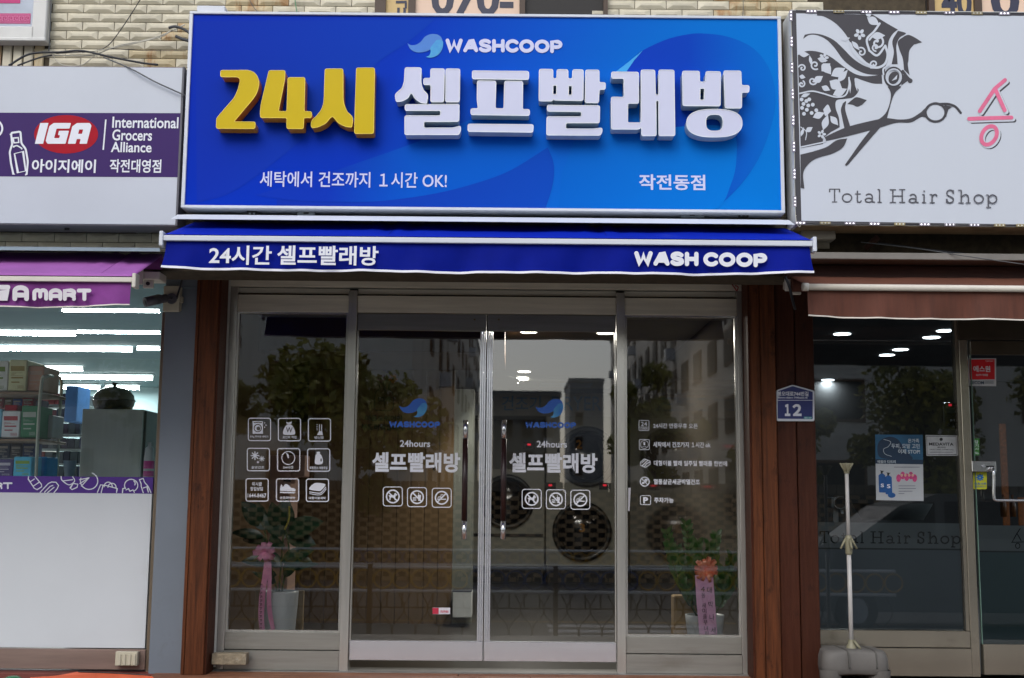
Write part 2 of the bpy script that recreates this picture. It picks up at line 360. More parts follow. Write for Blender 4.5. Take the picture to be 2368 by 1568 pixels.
# ---- upper windows with lettered boards
BR = mat('bronze_window_frame', rgb(70, 52, 38), .5, var=.15); DKR = mat('dark_upper_room', (.012, .010, .009), .6)
PINK = mat('peach_board', rgb(226, 196, 172), .5, var=.04); YEL = mat('ochre_board', rgb(206, 176, 118), .5, var=.05); NAVY = mat('navy_print', rgb(48, 50, 72), .5)
u = empty('upper_window', at(1130, 32, YW), 'upper floor window with ochre and peach boards reading 070- and a dark open pane', 'window')
pbox('opening', 867, -70, 1405, 44, YW-.002, YW+.10, DKR, u)
for x0, x1 in ((867, 892), (944, 960), (1201, 1214), (1395, 1405)): pbox('frame', x0, -70, x1, 44, YW-.035, YW, BR, u)
pbox('board', 892, -70, 944, 44, YW-.012, YW-.003, YEL, u); pbox('board', 960, -70, 1201, 44, YW-.012, YW-.003, PINK, u)
A = Art(YW-.014); A.text('070-', 997, -36, 1187, 36, .03); A.stroke([(915, 5), (940, 5)], 6, caps=False); A.stroke([(938, 5), (938, 20)], 5, caps=False); A.stroke([(921, 18), (921, 40)], 6, caps=False); A.stroke([(935, 18), (935, 40)], 6, caps=False); A.build('lettering', NAVY, u)
u = empty('upper_window', at(2270, 32, YW), 'upper floor window with ochre and peach boards reading 40 and 01', 'window')
pbox('opening', 2140, -70, 2480, 40, YW-.002, YW+.10, DKR, u)
for x0, x1 in ((2146, 2160), (2252, 2269)): pbox('frame', x0, -70, x1, 40, YW-.035, YW, BR, u)
pbox('board', 2160, -70, 2252, 40, YW-.012, YW-.003, YEL, u); pbox('board', 2269, -70, 2480, 40, YW-.012, YW-.003, PINK, u)
A = Art(YW-.014); A.text('40', 2176, -34, 2246, 42, .03); A.text('01', 2290, -34, 2400, 42, .03); A.build('lettering', NAVY, u)
MAG = mat('magenta_print', rgb(186, 24, 110), .5, var=.04); GRYB = mat('pale_grey_board', rgb(176, 186, 200), .5)
u = empty('upper_window', at(40, 92, YW), 'white framed upper window holding a magenta and grey board', 'window')
WF = stains(mat('white_window_frame', rgb(214, 214, 210), .5, var=.06), rgb(120, 110, 90), .64, .8, 8, amt=.5)
pbox('board', -90, -60, 80, 66, YW-.03, YW, GRYB, u)
pbox('frame', 76, -60, 109, 90, YW-.075, YW, WF, u, .006); pbox('frame', -90, 60, 78, 90, YW-.075, YW, WF, u, .006)
pbox('sill', -90, 86, 105, 94, YW-.085, YW, WF, u, .004)
A = Art(YW-.032); A.poly([(-90, 31), (71, 31.5), (70, 55), (-90, 54)]); A.poly([(-90, -60), (48, -60), (47, 8), (-90, 7)]); A.build('magenta_band', MAG, u)
LMAG = mat('light_magenta_print', rgb(226, 130, 176), .5)
A = Art(YW-.0335)
A.stroke([(-90, 34.5), (70, 35)], 1.2, caps=False); A.stroke([(-90, 51.5), (69, 52)], 1.2, caps=False)
for i in range(7):
    x = -20+13*i; A.stroke([(x, 49), (x, 38), (x+10, 38), (x+10, 46), (x+4, 46), (x+4, 42), (x+7, 42)], 1.3, caps=False); A.stroke([(x, 49), (x+13, 49)], 1.2, caps=False)
A.build('key_pattern', LMAG, u)
# ================================================================== blue sign
YS = -.85
ss = empty('laundry_sign', at(1115, 480, YS), 'large blue lit box sign reading WASHCOOP over yellow and white raised Korean letters', 'shop sign')
X0, X1, Z0, Z1 = rect(429, 33, 1809, 487, YS)
XL, XR = rect(429, 33, 1809, 487, YS)[:2]
ZT = (at(440, 27, YS).z+at(1805, 40, YS).z)/2; ZB = (at(418, 479, YS).z+at(1813, 496, YS).z)/2
FW = .020
box('cabinet', XL+.004, XR-.004, YS+.02, YS+.13, ZB+.004, ZT-.004, WHT, ss)
for nm, a_ in (('frame', (XL, XR, YS-.012, YS+.03, ZT-FW*.8, ZT)), ('frame', (XL, XR, YS-.012, YS+.125, ZB, ZB+FW*.8)), ('frame', (XL, XL+FW, YS-.0115, YS+.03, ZB+FW*.8, ZT-FW*.8)), ('frame', (XR-FW, XR, YS-.0115, YS+.03, ZB+FW*.8, ZT-FW*.8))): box(nm, *a_, WHT, ss, .002)
BLU = grad('blue_wash', [(0, rgb(2, 46, 176)), (.30, rgb(2, 54, 184)), (.52, rgb(4, 84, 198)), (.78, rgb(2, 112, 206)), (1, rgb(2, 120, 212))], XL+.3, XR-.2, ZT, ZB-.1, .42)
me_p = mesh('face_panel', [(XL+.01, YS, ZB+.01), (XR-.01, YS, ZB+.01), (XR-.01, YS, ZT-.01), (XL+.01, YS, ZT-.01)], [(0, 1, 2, 3)], BLU, ss)
# printed waves
gx = lambda x: at(x, 250, YS).x
W1 = grad('wave_dark', [(0, rgb(14, 50, 170)), (1, rgb(12, 74, 184))], gx(700), gx(1260))
W2 = grad('wave_disc', [(0, rgb(16, 60, 184)), (.45, rgb(12, 66, 184)), (1, rgb(4, 108, 204))], gx(1430), gx(1790))
W3 = grad('wave_light', [(0, rgb(2, 100, 200)), (.45, rgb(4, 110, 206)), (1, rgb(2, 120, 212))], gx(1300), gx(1700))
W4 = mat('wave_cyan', rgb(14, 156, 226), .42, var=.0); W5 = grad('wave_violet', [(0, rgb(14, 50, 172)), (1, rgb(12, 64, 182))], gx(500), gx(1000))
W6 = grad('wave_mid', [(0, rgb(12, 54, 178)), (.4, rgb(4, 88, 196)), (1, rgb(2, 96, 200))], gx(760), gx(1270))
A = Art(YS, .001); A.poly([(452, 50), (1005, 45)]+smo([(1005, 45), (940, 100), (868, 150), (760, 270), (560, 430), (455, 470)])); A.build('printed_wave', W5, ss)
A = Art(YS, .0014); A.poly(smo([(590, 452), (700, 465), (870, 466), (1000, 449), (1100, 424), (1180, 394), (1266, 341)])+smo([(1266, 341), (1240, 300), (1200, 250), (1130, 260), (960, 330), (760, 400)])); A.build('printed_wave', W6, ss)
A = Art(YS, .0018); A.poly(smo([(1266, 341), (1279, 375), (1280, 410), (1273, 445), (1260, 484)])+[(640, 476)]+smo([(640, 462), (760, 468), (870, 466), (1000, 449), (1100, 424), (1180, 394), (1266, 341)])[:-1]); A.build('printed_wave', W1, ss)
A = Art(YS, .0014); A.poly(smo([(1466, 135), (1484, 118), (1540, 92), (1590, 80), (1625, 78), (1680, 85), (1735, 108), (1770, 145), (1788, 190), (1792, 240), (1780, 300), (1752, 370), (1710, 430), (1655, 484)])+smo([(1560, 482), (1560, 300), (1438, 170)], 3)); A.build('printed_wave', W2, ss)
A = Art(YS, .0018); A.poly(smo([(1560, 484), (1655, 484), (1690, 425), (1702, 370), (1697, 310), (1650, 290), (1500, 300), (1330, 320)])+smo([(1300, 400), (1290, 484)], 3)); A.build('printed_wave', W3, ss)
A = Art(YS, .0022); A.poly([(1424, 166), (1450, 146), (1486, 117), (1466, 140), (1448, 166)]); A.build('printed_wave', W4, ss)
# emblem
def emblem(Y, sheet, ox, oy, s, m1, m2, parent):
    T = smo([(226, 303), (250, 316), (285, 314), (318, 295), (345, 262), (372, 246), (400, 239), (435, 243), (460, 260), (472, 285)])
    T += smo([(472, 285), (450, 280), (428, 288), (410, 305), (395, 325), (388, 345), (350, 362), (300, 368), (262, 356), (240, 334), (226, 303)])[1:-1]
    T2 = smo([(410, 305), (428, 284), (452, 280), (473, 290), (474, 320), (466, 350), (445, 380), (410, 400), (380, 404), (354, 399)])+smo([(354, 399), (378, 388), (388, 365), (386, 340), (396, 322), (410, 305)])[1:-1]
    A = Art(Y, sheet); A.poly(zm(ox, oy, s, T)); A.build('emblem_tail', m1, parent)
    A = Art(Y, sheet+.0004); A.poly(zm(ox, oy, s, T2)); A.build('emblem_drop', m2, parent)
EM1 = mat('emblem_blue', rgb(48, 122, 208), .45, var=.05, scale=9); EM2 = mat('emblem_aqua', rgb(60, 180, 214), .45, var=.25, scale=6, col2=rgb(14, 120, 208))
emblem(YS, .003, 866.8, 0, .3317, EM1, EM2, ss)
A = Art(YS, .003); wordmark(A, 'WASHCOOP', 1030, 90, 1300, 121, 8.6, 3); A.build('wordmark', LAV, ss)
A = Art(YS, .003); A.text('세탁에서 건조까지 １시간 OK!', 601, 398, 1033, 434, .012); A.build('slogan_lettering', LAV, ss)
A = Art(YS, .003); A.text('작전동점', 1477, 404, 1630, 440, .022); A.build('branch_lettering', LAV, ss)
YF = mat('yellow_acrylic', rgb(206, 178, 0), .4, var=.02, spec=.2); YSD = mat('amber_letter_side', rgb(206, 136, 4), .38, var=.06, scale=9); YR = mat('yellow_rim_highlight', rgb(246, 214, 80), .2)  # rim colours, here and on the white letters, have the edge highlight painted in
LF = mat('white_acrylic', rgb(204, 207, 230), .42, var=.02); LS = mat('white_letter_side', rgb(176, 192, 202), .38, var=.06, scale=9); LR = mat('white_rim_highlight', rgb(236, 240, 246), .2)
YL = YS-.088
def L3(name, groups, ox, oy, s, M, rad=13):
    root = None
    for g in groups:
        outer, holes = (g[0], g[1:]) if isinstance(g[0][0], tuple) else (g, ())
        o = prism(name, zm(ox, oy, s, soft(outer, rad)), YL, YS-.002, M, ss if root is None else root, [zm(ox, oy, s, soft(h, 4, 2)) for h in holes], True)
        if root is None: root = o
    return root
o2 = (404.5, 0, .3317); o3 = (866.8, 0, .3317); o4 = (1386.9, 0, .3317); MY = (YSD, YR, YF); MW = (LS, LR, LF)
L3('raised_letter', [[(318, 492), (500, 491), (520, 494), (545, 503), (565, 520), (579, 545), (586, 580), (580, 620), (565, 660), (540, 695), (410, 850), (560, 852), (558, 898), (288, 896), (290, 828), (305, 808), (415, 682), (440, 625), (454, 570), (452, 548), (436, 538), (318, 537)]], *o2, MY)
L3('raised_letter', [[(655, 493), (768, 493), (764, 560), (720, 778), (780, 778), (788, 542), (906, 542), (900, 778), (952, 780), (952, 822), (898, 822), (895, 898), (779, 898), (780, 822), (597, 822), (594, 785), (600, 730), (640, 560)]], *o2, MY)
L3('raised_letter', [smo([(1046, 482), (1108, 481), (1171, 482)], 1)+[(1172, 690)]+smo([(1178, 730), (1200, 780), (1237, 822), (1232, 888)], 4)+smo([(1190, 884), (1140, 858), (1096, 814), (1052, 858), (1000, 885), (955, 893)], 4)+[(948, 870), (955, 840)]+smo([(985, 812), (1015, 775), (1034, 730), (1040, 680)], 4), [(1265, 475), (1391, 475), (1384, 932), (1251, 932), (1254, 800)]], *o2, MY)
L3('raised_letter', [[(210, 472), (323, 474), (320, 570)]+smo([(326, 600), (340, 632), (367, 665), (360, 724)], 4)+smo([(318, 716), (280, 688), (254, 651), (228, 684), (190, 705), (150, 710)], 4)+[(142, 685), (142, 658)]+smo([(165, 637), (190, 612), (204, 570)], 4),
    [(388, 480), (484, 481), (480, 712), (388, 712), (390, 592), (338, 592), (339, 547), (388, 547)], [(494, 481), (592, 482), (588, 712), (492, 712)],
    [(210, 730), (587, 728), (585, 848), (340, 850), (340, 893), (540, 893), (596, 880), (598, 905), (585, 940), (208, 940), (208, 808), (456, 808), (459, 772), (210, 772)]], *o3, MW)
L3('raised_letter', [[(678, 495), (1072, 499), (1070, 556), (678, 551)], [(713, 565), (843, 566), (838, 758), (898, 759), (903, 567), (1030, 568), (1028, 764), (1077, 764), (1076, 807), (668, 801), (668, 759), (720, 758), (712, 700)], [(648, 866), (1104, 870), (1100, 923), (648, 918)]], *o3, MW)
L3('raised_letter', [[[(1145, 484), (1240, 485), (1240, 549), (1267, 549), (1268, 486), (1345, 487), (1345, 551), (1376, 551), (1378, 487), (1452, 488), (1450, 703), (1252, 700), (1243, 690), (1234, 706), (1143, 706)], [(1241, 596), (1266, 596), (1265, 659), (1240, 659)], [(1349, 599), (1373, 599), (1372, 663), (1348, 663)]],
    [(1468, 489), (1562, 490), (1562, 577), (1606, 577), (1604, 625), (1563, 625), (1558, 718), (1464, 717)],
    [(1200, 734), (1566, 738), (1564, 858), (1330, 858), (1328, 899), (1520, 900), (1582, 893), (1583, 918), (1570, 945), (1196, 943), (1198, 815), (1438, 815), (1440, 780), (1200, 777)]], *o3, MW)
L3('raised_letter', [[(80, 503), (268, 505), (270, 722), (194, 722), (192, 857), (286, 857), (286, 489), (382, 490), (387, 663), (409, 663), (410, 489), (516, 490), (522, 948), (410, 948), (408, 703), (390, 703), (392, 948), (290, 948), (289, 888), (270, 902), (80, 902), (78, 678), (168, 680), (166, 548), (80, 548)]], *o4, MW)
L3('raised_letter', [[[(574, 497), (693, 498), (694, 573), (734, 573), (738, 500), (840, 501), (838, 740), (578, 738)], [(697, 617), (728, 617), (725, 698), (697, 698)]],
    [(862, 495), (982, 496), (986, 597), (1040, 598), (1038, 645), (988, 645), (986, 755), (872, 755)],
    [[(797+193*math.copysign(abs(math.cos(t))**.8, math.cos(t)), 860+97*math.copysign(abs(math.sin(t))**.8, math.sin(t))) for t in (2*math.pi*i/44 for i in range(44))], [(797+60*math.copysign(abs(math.cos(t))**.7, math.cos(t)), 857+58*math.copysign(abs(math.sin(t))**.7, math.sin(t))) for t in (2*math.pi*i/28 for i in range(28))]]], *o4, MW)
pbox('cable_box', 455, 13, 520, 30, YS-.0, YS+.10, WHT, ss, .004)
ZINC = mat('zinc_bracket', rgb(150, 158, 162), .45, metal=.7, var=.2, scale=30)
for x0, x1, y0, y1 in ((687, 728, 487, 497), (1573, 1628, 491, 500)):
    k = pbox('bracket', x0, y0, x1, y1+3, YS+.06, YS+.075, ZINC, ss, .001); pbox('slot', (x0+x1)/2-6, y0+4, (x0+x1)/2+6, y0+8, YS+.058, YS+.061, DARK, k)
for x0, y0 in ((571, 488), (1708, 492)):
    k = pbox('clip', x0, y0, x0+22, y0+9, YS+.05, YS+.075, DARK, ss); 
    for i in (6, 16): pbox('bolt', x0+i-2, y0+4, x0+i+2, y0+8, YS+.046, YS+.051, ZINC, k, .001)
# ================================================================== awnings
def awning(label, xl, xr, yback, yfront, Yb, Yf, ybar0, ybar1, yv0, yv1, Mf, Mv, Mbar, Mhem, hood, seams, sag=.004, wave=.006, round_bar=False, hemw=.012, flare=0):
    """cloth from the roller at Yb out to the bar at Yf, valance below it"""
    XA, XB = at(xl, yfront, Yf).x, at(xr, yfront, Yf).x; xm = (xl+xr)/2
    zb, zf = at(xm, yback, Yb).z, at(xm, yfront, Yf).z
    e = empty('awning', ((XA+XB)/2, Yf, at(xm, yv1, Yf).z), label, 'awning')
    NX, NY = 90, 8; vs = []; fs = []
    for j in range(NY+1):
        t = j/NY
        for i in range(NX+1):
            s = i/NX; x = XA+(XB-XA)*s; w_ = 0
            for c in seams: w_ += math.exp(-((s-c)/.035)**2)*.012*(1-t)*math.sin((s-c)*160)
            w_ += wave*(math.sin(s*23+1.3*math.sin(s*9))*(1-t)*.6+.35*math.sin(s*61+t*4)*(1-t)+.3*math.sin(s*7+t*3)*math.sin(3.14*t)); vs.append((x, Yb+(Yf-Yb)*t, zb+(zf-zb)*t-sag*4*t*(1-t)+w_))
    for j in range(NY):
        for i in range(NX): a = j*(NX+1)+i; fs.append((a, a+1, a+NX+2, a+NX+1))
    cl = mesh('canopy_cloth', vs, fs, Mf, e, True); md = cl.modifiers.new('t', 'SOLIDIFY'); md.thickness = .0015
    for c in seams:
        x = XA+(XB-XA)*c; cyl_ = mesh('seam', [(x, Yb-.01, zb-.002), (x+.005, Yb-.01, zb-.002), (x+.005, Yf+.004, zf+.0015), (x, Yf+.004, zf+.0015)], [(0, 1, 2, 3)], Mv, cl)
    zt0, zt1 = at(xm, ybar0, Yf).z, at(xm, ybar1, Yf).z; zv0, zv1 = zt1+.002, at(xm, yv1, Yf).z
    if round_bar:
        cylo('front_bar', (XA-.01, Yf-.012, (zt0+zt1)/2), (XB+.01, Yf-.012, (zt0+zt1)/2), (zt0-zt1)/2, Mbar, e, n=20)
        for x in (XA, XB): lathe_ = cylo('end_cap', (x-.02, Yf-.012, (zt0+zt1)/2), (x+.012, Yf-.012, (zt0+zt1)/2), (zt0-zt1)/2*1.25, Mbar, e)
    else:
        box('front_bar', XA, XB, Yf-.018, Yf+.03, zt1, zt0, Mbar, e, .004, 2)
        for x0, x1 in ((XA-.022, XA-.001), (XB+.001, XB+.022)): box('end_cap', x0, x1, Yf-.024, Yf+.045, zt1-.03, zt0+.022, Mbar, e, .008, 3)
    vs = []; fs = []; NX, NZ = 160, 8; yv = []
    for j in range(NZ+1):
        t = j/NZ
        for i in range(NX+1):
            s = i/NX; x = XA+.01+(XB-XA-.02)*s; d = (s-.5)*2
            x += flare*t*t*d**9*.9 if flare else 0
            y = Yf+.004+t*(.012*math.sin(s*31+.6)+.010*math.sin(s*67+2+t)+.004*math.sin(s*140))
            zz = zv0+(zv1-zv0)*t+t*(abs(d)**5*.014-.002*math.sin(s*17)); vs.append((x, y-.02*t*abs(d)**12, zz))
    for j in range(NZ):
        for i in range(NX): a = j*(NX+1)+i; fs.append((a, a+1, a+NX+2, a+NX+1))
    va = mesh('valance', vs, fs, Mv, e, True)
    base = NZ*(NX+1); hv = []; hf = []
    for i in range(NX+1):
        x, y, z = vs[base+i]; hv += [(x, y-.003, z+hemw*.45), (x, y-.005, z-hemw*.55), (x, y+.004, z-hemw*.55), (x, y+.004, z+hemw*.45)]
    for i in range(NX):
        for k in range(4): hf.append((i*4+k, i*4+(k+1) % 4, (i+1)*4+(k+1) % 4, (i+1)*4+k))
    mesh('hem', hv, hf, Mhem, va)
    if hood:
        hx0, hx1, hy0, hy1, Yh, Mh = hood; HX0, HX1, HZ0, HZ1 = rect(hx0, hy0, hx1, hy1, Yh)
        zw = at((hx0+hx1)/2, hy0+3.5, YW-.03).z
        mesh('hood', [(HX0, Yh, HZ0), (HX1, Yh, HZ0), (HX1-.02, Yh+.05, HZ1), (HX0+.02, Yh+.05, HZ1), (HX0+.004, Yh+.006, HZ0+.001), (HX1-.004, Yh+.006, HZ0+.001), (HX1-.022, Yh+.056, HZ1-.004), (HX0+.022, Yh+.056, HZ1-.004), (HX0+.02, YW-.03, zw), (HX1-.02, YW-.03, zw), (HX0+.02, YW-.03, zw-.004), (HX1-.02, YW-.03, zw-.004)],
             [(0, 1, 2, 3), (0, 4, 5, 1), (4, 7, 6, 5), (3, 2, 9, 8), (7, 10, 11, 6), (0, 3, 7, 4), (1, 5, 6, 2), (3, 8, 10, 7), (2, 6, 11, 9)], Mh, e)
    cylo('roller', (XA+.02, Yb+.03, zb-.045), (XB-.02, Yb+.03, zb-.045), .042, Mv, e)
    return e, va, XA, XB
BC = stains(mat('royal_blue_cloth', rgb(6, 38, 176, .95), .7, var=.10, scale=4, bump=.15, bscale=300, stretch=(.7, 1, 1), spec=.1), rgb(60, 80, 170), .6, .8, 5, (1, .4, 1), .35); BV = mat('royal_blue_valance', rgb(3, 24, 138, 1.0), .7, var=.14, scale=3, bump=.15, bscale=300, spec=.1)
HEM = mat('white_hem', rgb(232, 232, 240), .6, var=.04)
YA = -1.31
aw, va, XA, XB = awning('royal blue retractable awning reading WASH COOP in white', 380, 1876, 520, 549, -.72, YA, 552, 564, 565, 629, BC, BV, WHT, HEM, (395, 1837, 498, 513, -1.06, WHT), (.343, .685), flare=.02)
dy = 3.5
A = Art(YA, .024); A.text('24시간', 486, 570, 630, 614.5, .02); A.text('셀프빨래방', 642.5, 570.5, 876, 615.5, .022); A.build('lettering', PRINTW, va)
A = Art(YA, .024); wordmark(A, 'WASH', 1465, 583, 1613, 616, 10, 2); wordmark(A, 'COOP', 1624, 585.5, 1771, 618.5, 10, 2); A.build('wordmark', PRINTW, va)
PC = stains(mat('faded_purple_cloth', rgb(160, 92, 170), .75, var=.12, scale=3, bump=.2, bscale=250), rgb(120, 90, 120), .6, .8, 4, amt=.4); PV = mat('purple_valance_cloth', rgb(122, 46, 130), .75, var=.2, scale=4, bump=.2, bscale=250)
IVO = stains(mat('ivory_bar', rgb(214, 208, 196), .5, var=.08), rgb(140, 130, 112), .62, .8, 9, amt=.5); GHOOD = mat('grey_hood', rgb(128, 142, 152), .45, var=.1)
ap, vap, PA, PB = awning('purple grocery awning reading IGA MART, left of the blue awning', -900, 308, 581, 634, -.70, -1.24, 637, 648, 650, 706, PC, PV, IVO, IVO, (-900, 371, 564, 576, -1.0, GHOOD), (.93,), wave=.004, hemw=.006)
A = Art(-1.24, .024); wordmark(A, 'G', -34, 660, 28, 697, 11, 0); wordmark(A, 'a', 33, 661, 71, 698, 11, 0); wordmark(A, 'MaRT', 79, 668, 215, 697, 9, 1); A.build('lettering', mat('cream_print', rgb(216, 212, 216), .6), vap)
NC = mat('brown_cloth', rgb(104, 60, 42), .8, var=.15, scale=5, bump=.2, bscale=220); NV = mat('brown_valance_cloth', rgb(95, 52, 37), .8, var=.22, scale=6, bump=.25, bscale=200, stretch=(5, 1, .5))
an, van_, NA, NB = awning('brown hair shop awning with a white front pipe, right of the blue awning', 1862, 3200, 645, 664, -.72, -1.10, 663, 678, 680, 741, NC, NV, IVO, IVO, None, (), wave=.003, round_bar=True, hemw=.007)
zz = at(2100, 590, -.9).z
hb = pbox('awning_cover', 1800, 586, 2700, 602, -.84, -.64, mat('grey_cover', rgb(132, 128, 122), .5, var=.12), an, .004)
pbox('rolled_cloth', 1815, 614, 2700, 648, -.70, -.64, mat('dark_brown_cloth', rgb(64, 34, 26), .8, var=.2), an, .01)
# brackets of the side awnings
def bracket(xa, y, Y, par, flip=1):
    k = pbox('wall_bracket', xa, y, xa+45*flip, y+18, Y+.12, Y+.26, IVO, par, .004); pbox('bracket_plate', xa-8, y-8, xa+6, y+30, Y+.10, Y+.11, IVO, k, .003)
    pbox('bracket_foot', xa+6, y+19, xa+30, y+38, Y+.14, Y+.16, IVO, k, .004); b_ = at(xa+18, y+28, Y+.138); cylo('bolt', (b_.x, b_.y-.008, b_.z), (b_.x, b_.y+.01, b_.z), .011, DARK, k)
bracket(324, 628, -.80, ap); bracket(1822, 643, -.78, an)
# ================================================================== grocery sign
YG = -.82
g = empty('grocery_sign', at(200, 521, YG), 'white box sign with a purple band reading IGA International Grocers Alliance', 'shop sign')
XRg = at(417.5, 340, YG).x; ZTg = at(200, 154, YG).z; ZBg = at(200, 521, YG).z; XLg = -5.2
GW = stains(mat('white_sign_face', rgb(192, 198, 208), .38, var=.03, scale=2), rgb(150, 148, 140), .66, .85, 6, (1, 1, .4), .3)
box('cabinet', XLg, XRg, YG, YG+.19, ZBg, ZTg, mat('grey_sign_side', rgb(130, 124, 134), .5, var=.12), g)
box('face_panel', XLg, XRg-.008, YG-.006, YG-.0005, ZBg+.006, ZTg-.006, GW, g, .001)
box('trim', XRg-.007, XRg+.004, YG-.01, YG+.19, ZBg, ZTg, mat('dark_sign_trim', rgb(88, 88, 96), .5), g)
A = Art(YG-.006, .001); A.poly([(-300, 260), (418, 262), (411.5, 410), (-300, 407)]); A.build('purple_band', mat('deep_purple_print', rgb(58, 32, 98), .5, var=.03, spec=.2), g)
A = Art(YG-.006, .0018); A.poly(ell(153, 311, 74, 44.5, 48)); A.build('red_oval', mat('red_print', rgb(172, 14, 38), .5, spec=.15), g)
A = Art(YG-.006, .0026)
def sl(pts): return [(x+(333-y)*.26-12, y) for x, y in pts]
A.poly(sl([(93, 333), (93, 285), (112, 285), (112, 333)])); A.poly(sl(soft([(164, 285), (164, 298), (134, 298), (134, 320), (146, 320), (146, 313), (141, 313), (141, 303), (164, 303), (164, 333), (122, 333), (116, 326), (116, 292), (124, 285)], 2)))
A.poly(sl(soft([(169, 333), (169, 293), (178, 285), (207, 285), (213, 291), (213, 333), (196, 333), (196, 322), (187, 322), (187, 333)], 2)), [sl([(187, 300), (196, 300), (196, 310), (187, 310)])])
A.poly(ell(200, 331, 1.8, 1.8, 10))
A.stroke([(245, 277), (239, 347)], 3.4, caps=False)
A.text('International', 260, 271, 413, 297, .018); A.text('Grocers', 260, 300, 352, 326, .018); A.text('Alliance', 257, 329, 351, 353, .018)
A.text('아이지에이', 74, 369, 222, 400, .026); A.text('작전대영점', 254, 369, 373, 400, .02)
# line drawn bottle
A.stroke(soft([(26, 308), (48, 305), (50, 332), (60, 345), (65, 374), (62, 406)], 4), 4.5, caps=False); A.stroke(soft([(26, 308), (29, 334), (23, 352), (26, 378), (32, 406)], 4), 4.5, caps=False)
A.stroke([(31, 320), (43, 319), (44, 330), (33, 331)], 3, True); A.stroke(soft([(30, 340), (40, 337), (53, 345)], 3), 3); A.stroke([(34, 356), (54, 351), (60, 396), (42, 400)], 3.2, True)
A.stroke(ell(-14, 298, 20, 20, 20, 0, -100, 100), 4.5); A.build('lettering', PRINTW, g)
pbox('bulb_recess', 149, 527, 160, 532, YG+.05, YG+.055, DARK, g)
# ================================================================== hair shop sign
YH = -.92
h = empty('hair_shop_sign', at(2100, 522, YH), 'white box sign with a black lady and scissors drawing reading Total Hair Shop', 'shop sign')
XLh = at(1833, 270, YH).x; ZTh = at(1900, 23, YH).z; ZBh = at(1900, 521, YH).z; XRh = 4.6
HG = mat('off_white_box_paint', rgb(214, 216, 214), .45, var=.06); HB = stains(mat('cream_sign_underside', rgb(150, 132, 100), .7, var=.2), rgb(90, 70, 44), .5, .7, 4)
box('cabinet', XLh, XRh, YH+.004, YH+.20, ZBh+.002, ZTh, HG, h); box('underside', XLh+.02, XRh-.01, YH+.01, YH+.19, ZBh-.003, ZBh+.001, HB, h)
HK = mat('charcoal_print', rgb(58, 56, 62), .5, var=.04)
box('face_panel', XLh+.004, XRh-.004, YH-.002, YH+.003, ZBh+.006, ZTh-.006, HK, h)
HF = stains(mat('white_flex_face', rgb(200, 206, 216), .42, var=.012, scale=1.4, stretch=(3, 1, .3)), rgb(176, 178, 180), .62, .9, 3, (4, 1, .3), .22)
Hz = lambda p: zm(1791.4, 0, .3686, p)
A = Art(YH, .0025); A.poly(Hz([(132, 86), (1700, 104), (1720, 1412), (165, 1386), (160, 1180), (145, 600)])); A.build('flex_face', HF, h)
A = Art(YH, .003)
Pz = lambda pts, n=5: A.poly(Hz(sm(pts, n)))
A.poly(Hz([(262, 87), (612, 94), (700, 148), (770, 188)]+smo([(770, 188), (738, 215), (712, 262), (706, 330), (708, 380), (680, 440)])+smo([(640, 445), (560, 380), (490, 300), (440, 215), (380, 150), (310, 108), (262, 100)])))
A.poly(Hz(smo([(175, 246), (215, 222), (265, 224), (320, 250), (370, 300), (430, 380), (500, 435), (570, 465), (640, 472), (690, 470)])+smo([(690, 420), (640, 435), (560, 415), (490, 370), (430, 310), (370, 255), (300, 222), (235, 212), (186, 220)])))
A.poly(Hz(smo([(142, 348), (200, 322), (275, 328), (350, 360), (430, 420), (500, 465), (570, 480), (668, 470)])+smo([(672, 528), (610, 525), (545, 505), (500, 492), (505, 540), (524, 570), (490, 612), (440, 622), (385, 632), (380, 680), (400, 740), (405, 800)])+[(350, 830), (300, 870), (300, 905), (160, 930), (150, 600)]))
A.poly(Hz(smo([(425, 650), (445, 638), (440, 690), (470, 792)])+smo([(434, 806), (420, 740), (412, 690), (425, 650)])[:-1])); A.poly(Hz(smo([(452, 655), (480, 630), (512, 612), (575, 630)])+smo([(545, 660), (515, 672), (485, 660), (452, 655)])[:-1]))
A.poly(Hz(smo([(812, 228), (838, 221), (880, 240), (922, 268)])+smo([(870, 282), (842, 320), (836, 380), (832, 410), (843, 475)])+smo([(808, 440), (800, 370), (778, 310), (770, 262), (812, 228)])[:-1]))
A.poly(Hz(smo([(770, 195), (820, 212), (780, 240), (760, 290), (764, 350), (768, 405)])+smo([(730, 405), (744, 330), (735, 260), (770, 195)])[:-1]))
A.stroke(Hz(ell(742, 487, 54, 60, 32)), 5, True); A.stroke(Hz(smo([(800, 450), (830, 490), (852, 508)])), 7); A.poly(Hz([(790, 540), (830, 510), (855, 512), (800, 470)])); A.poly(Hz(ell(846, 509, 15, 15, 14))); A.poly(Hz(ell(744, 490, 32, 42, 20, 25), ))
A.poly(Hz(smo([(705, 545), (725, 590), (715, 660), (690, 715), (648, 752)])+smo([(700, 748), (715, 690), (735, 620), (755, 580), (790, 545), (742, 545)], 4)))
A.poly(Hz(smo([(305, 866), (380, 828), (480, 790), (648, 750), (700, 743), (780, 752), (850, 744), (905, 712), (950, 678)])+smo([(950, 735), (915, 736), (850, 770), (760, 772), (660, 802), (600, 818), (480, 850), (330, 884), (308, 880)])))
A.poly(Hz(smo([(600, 815), (540, 890), (480, 975), (437, 1036)])+[(445, 1044)]+smo([(462, 1030), (560, 915), (660, 800)])))
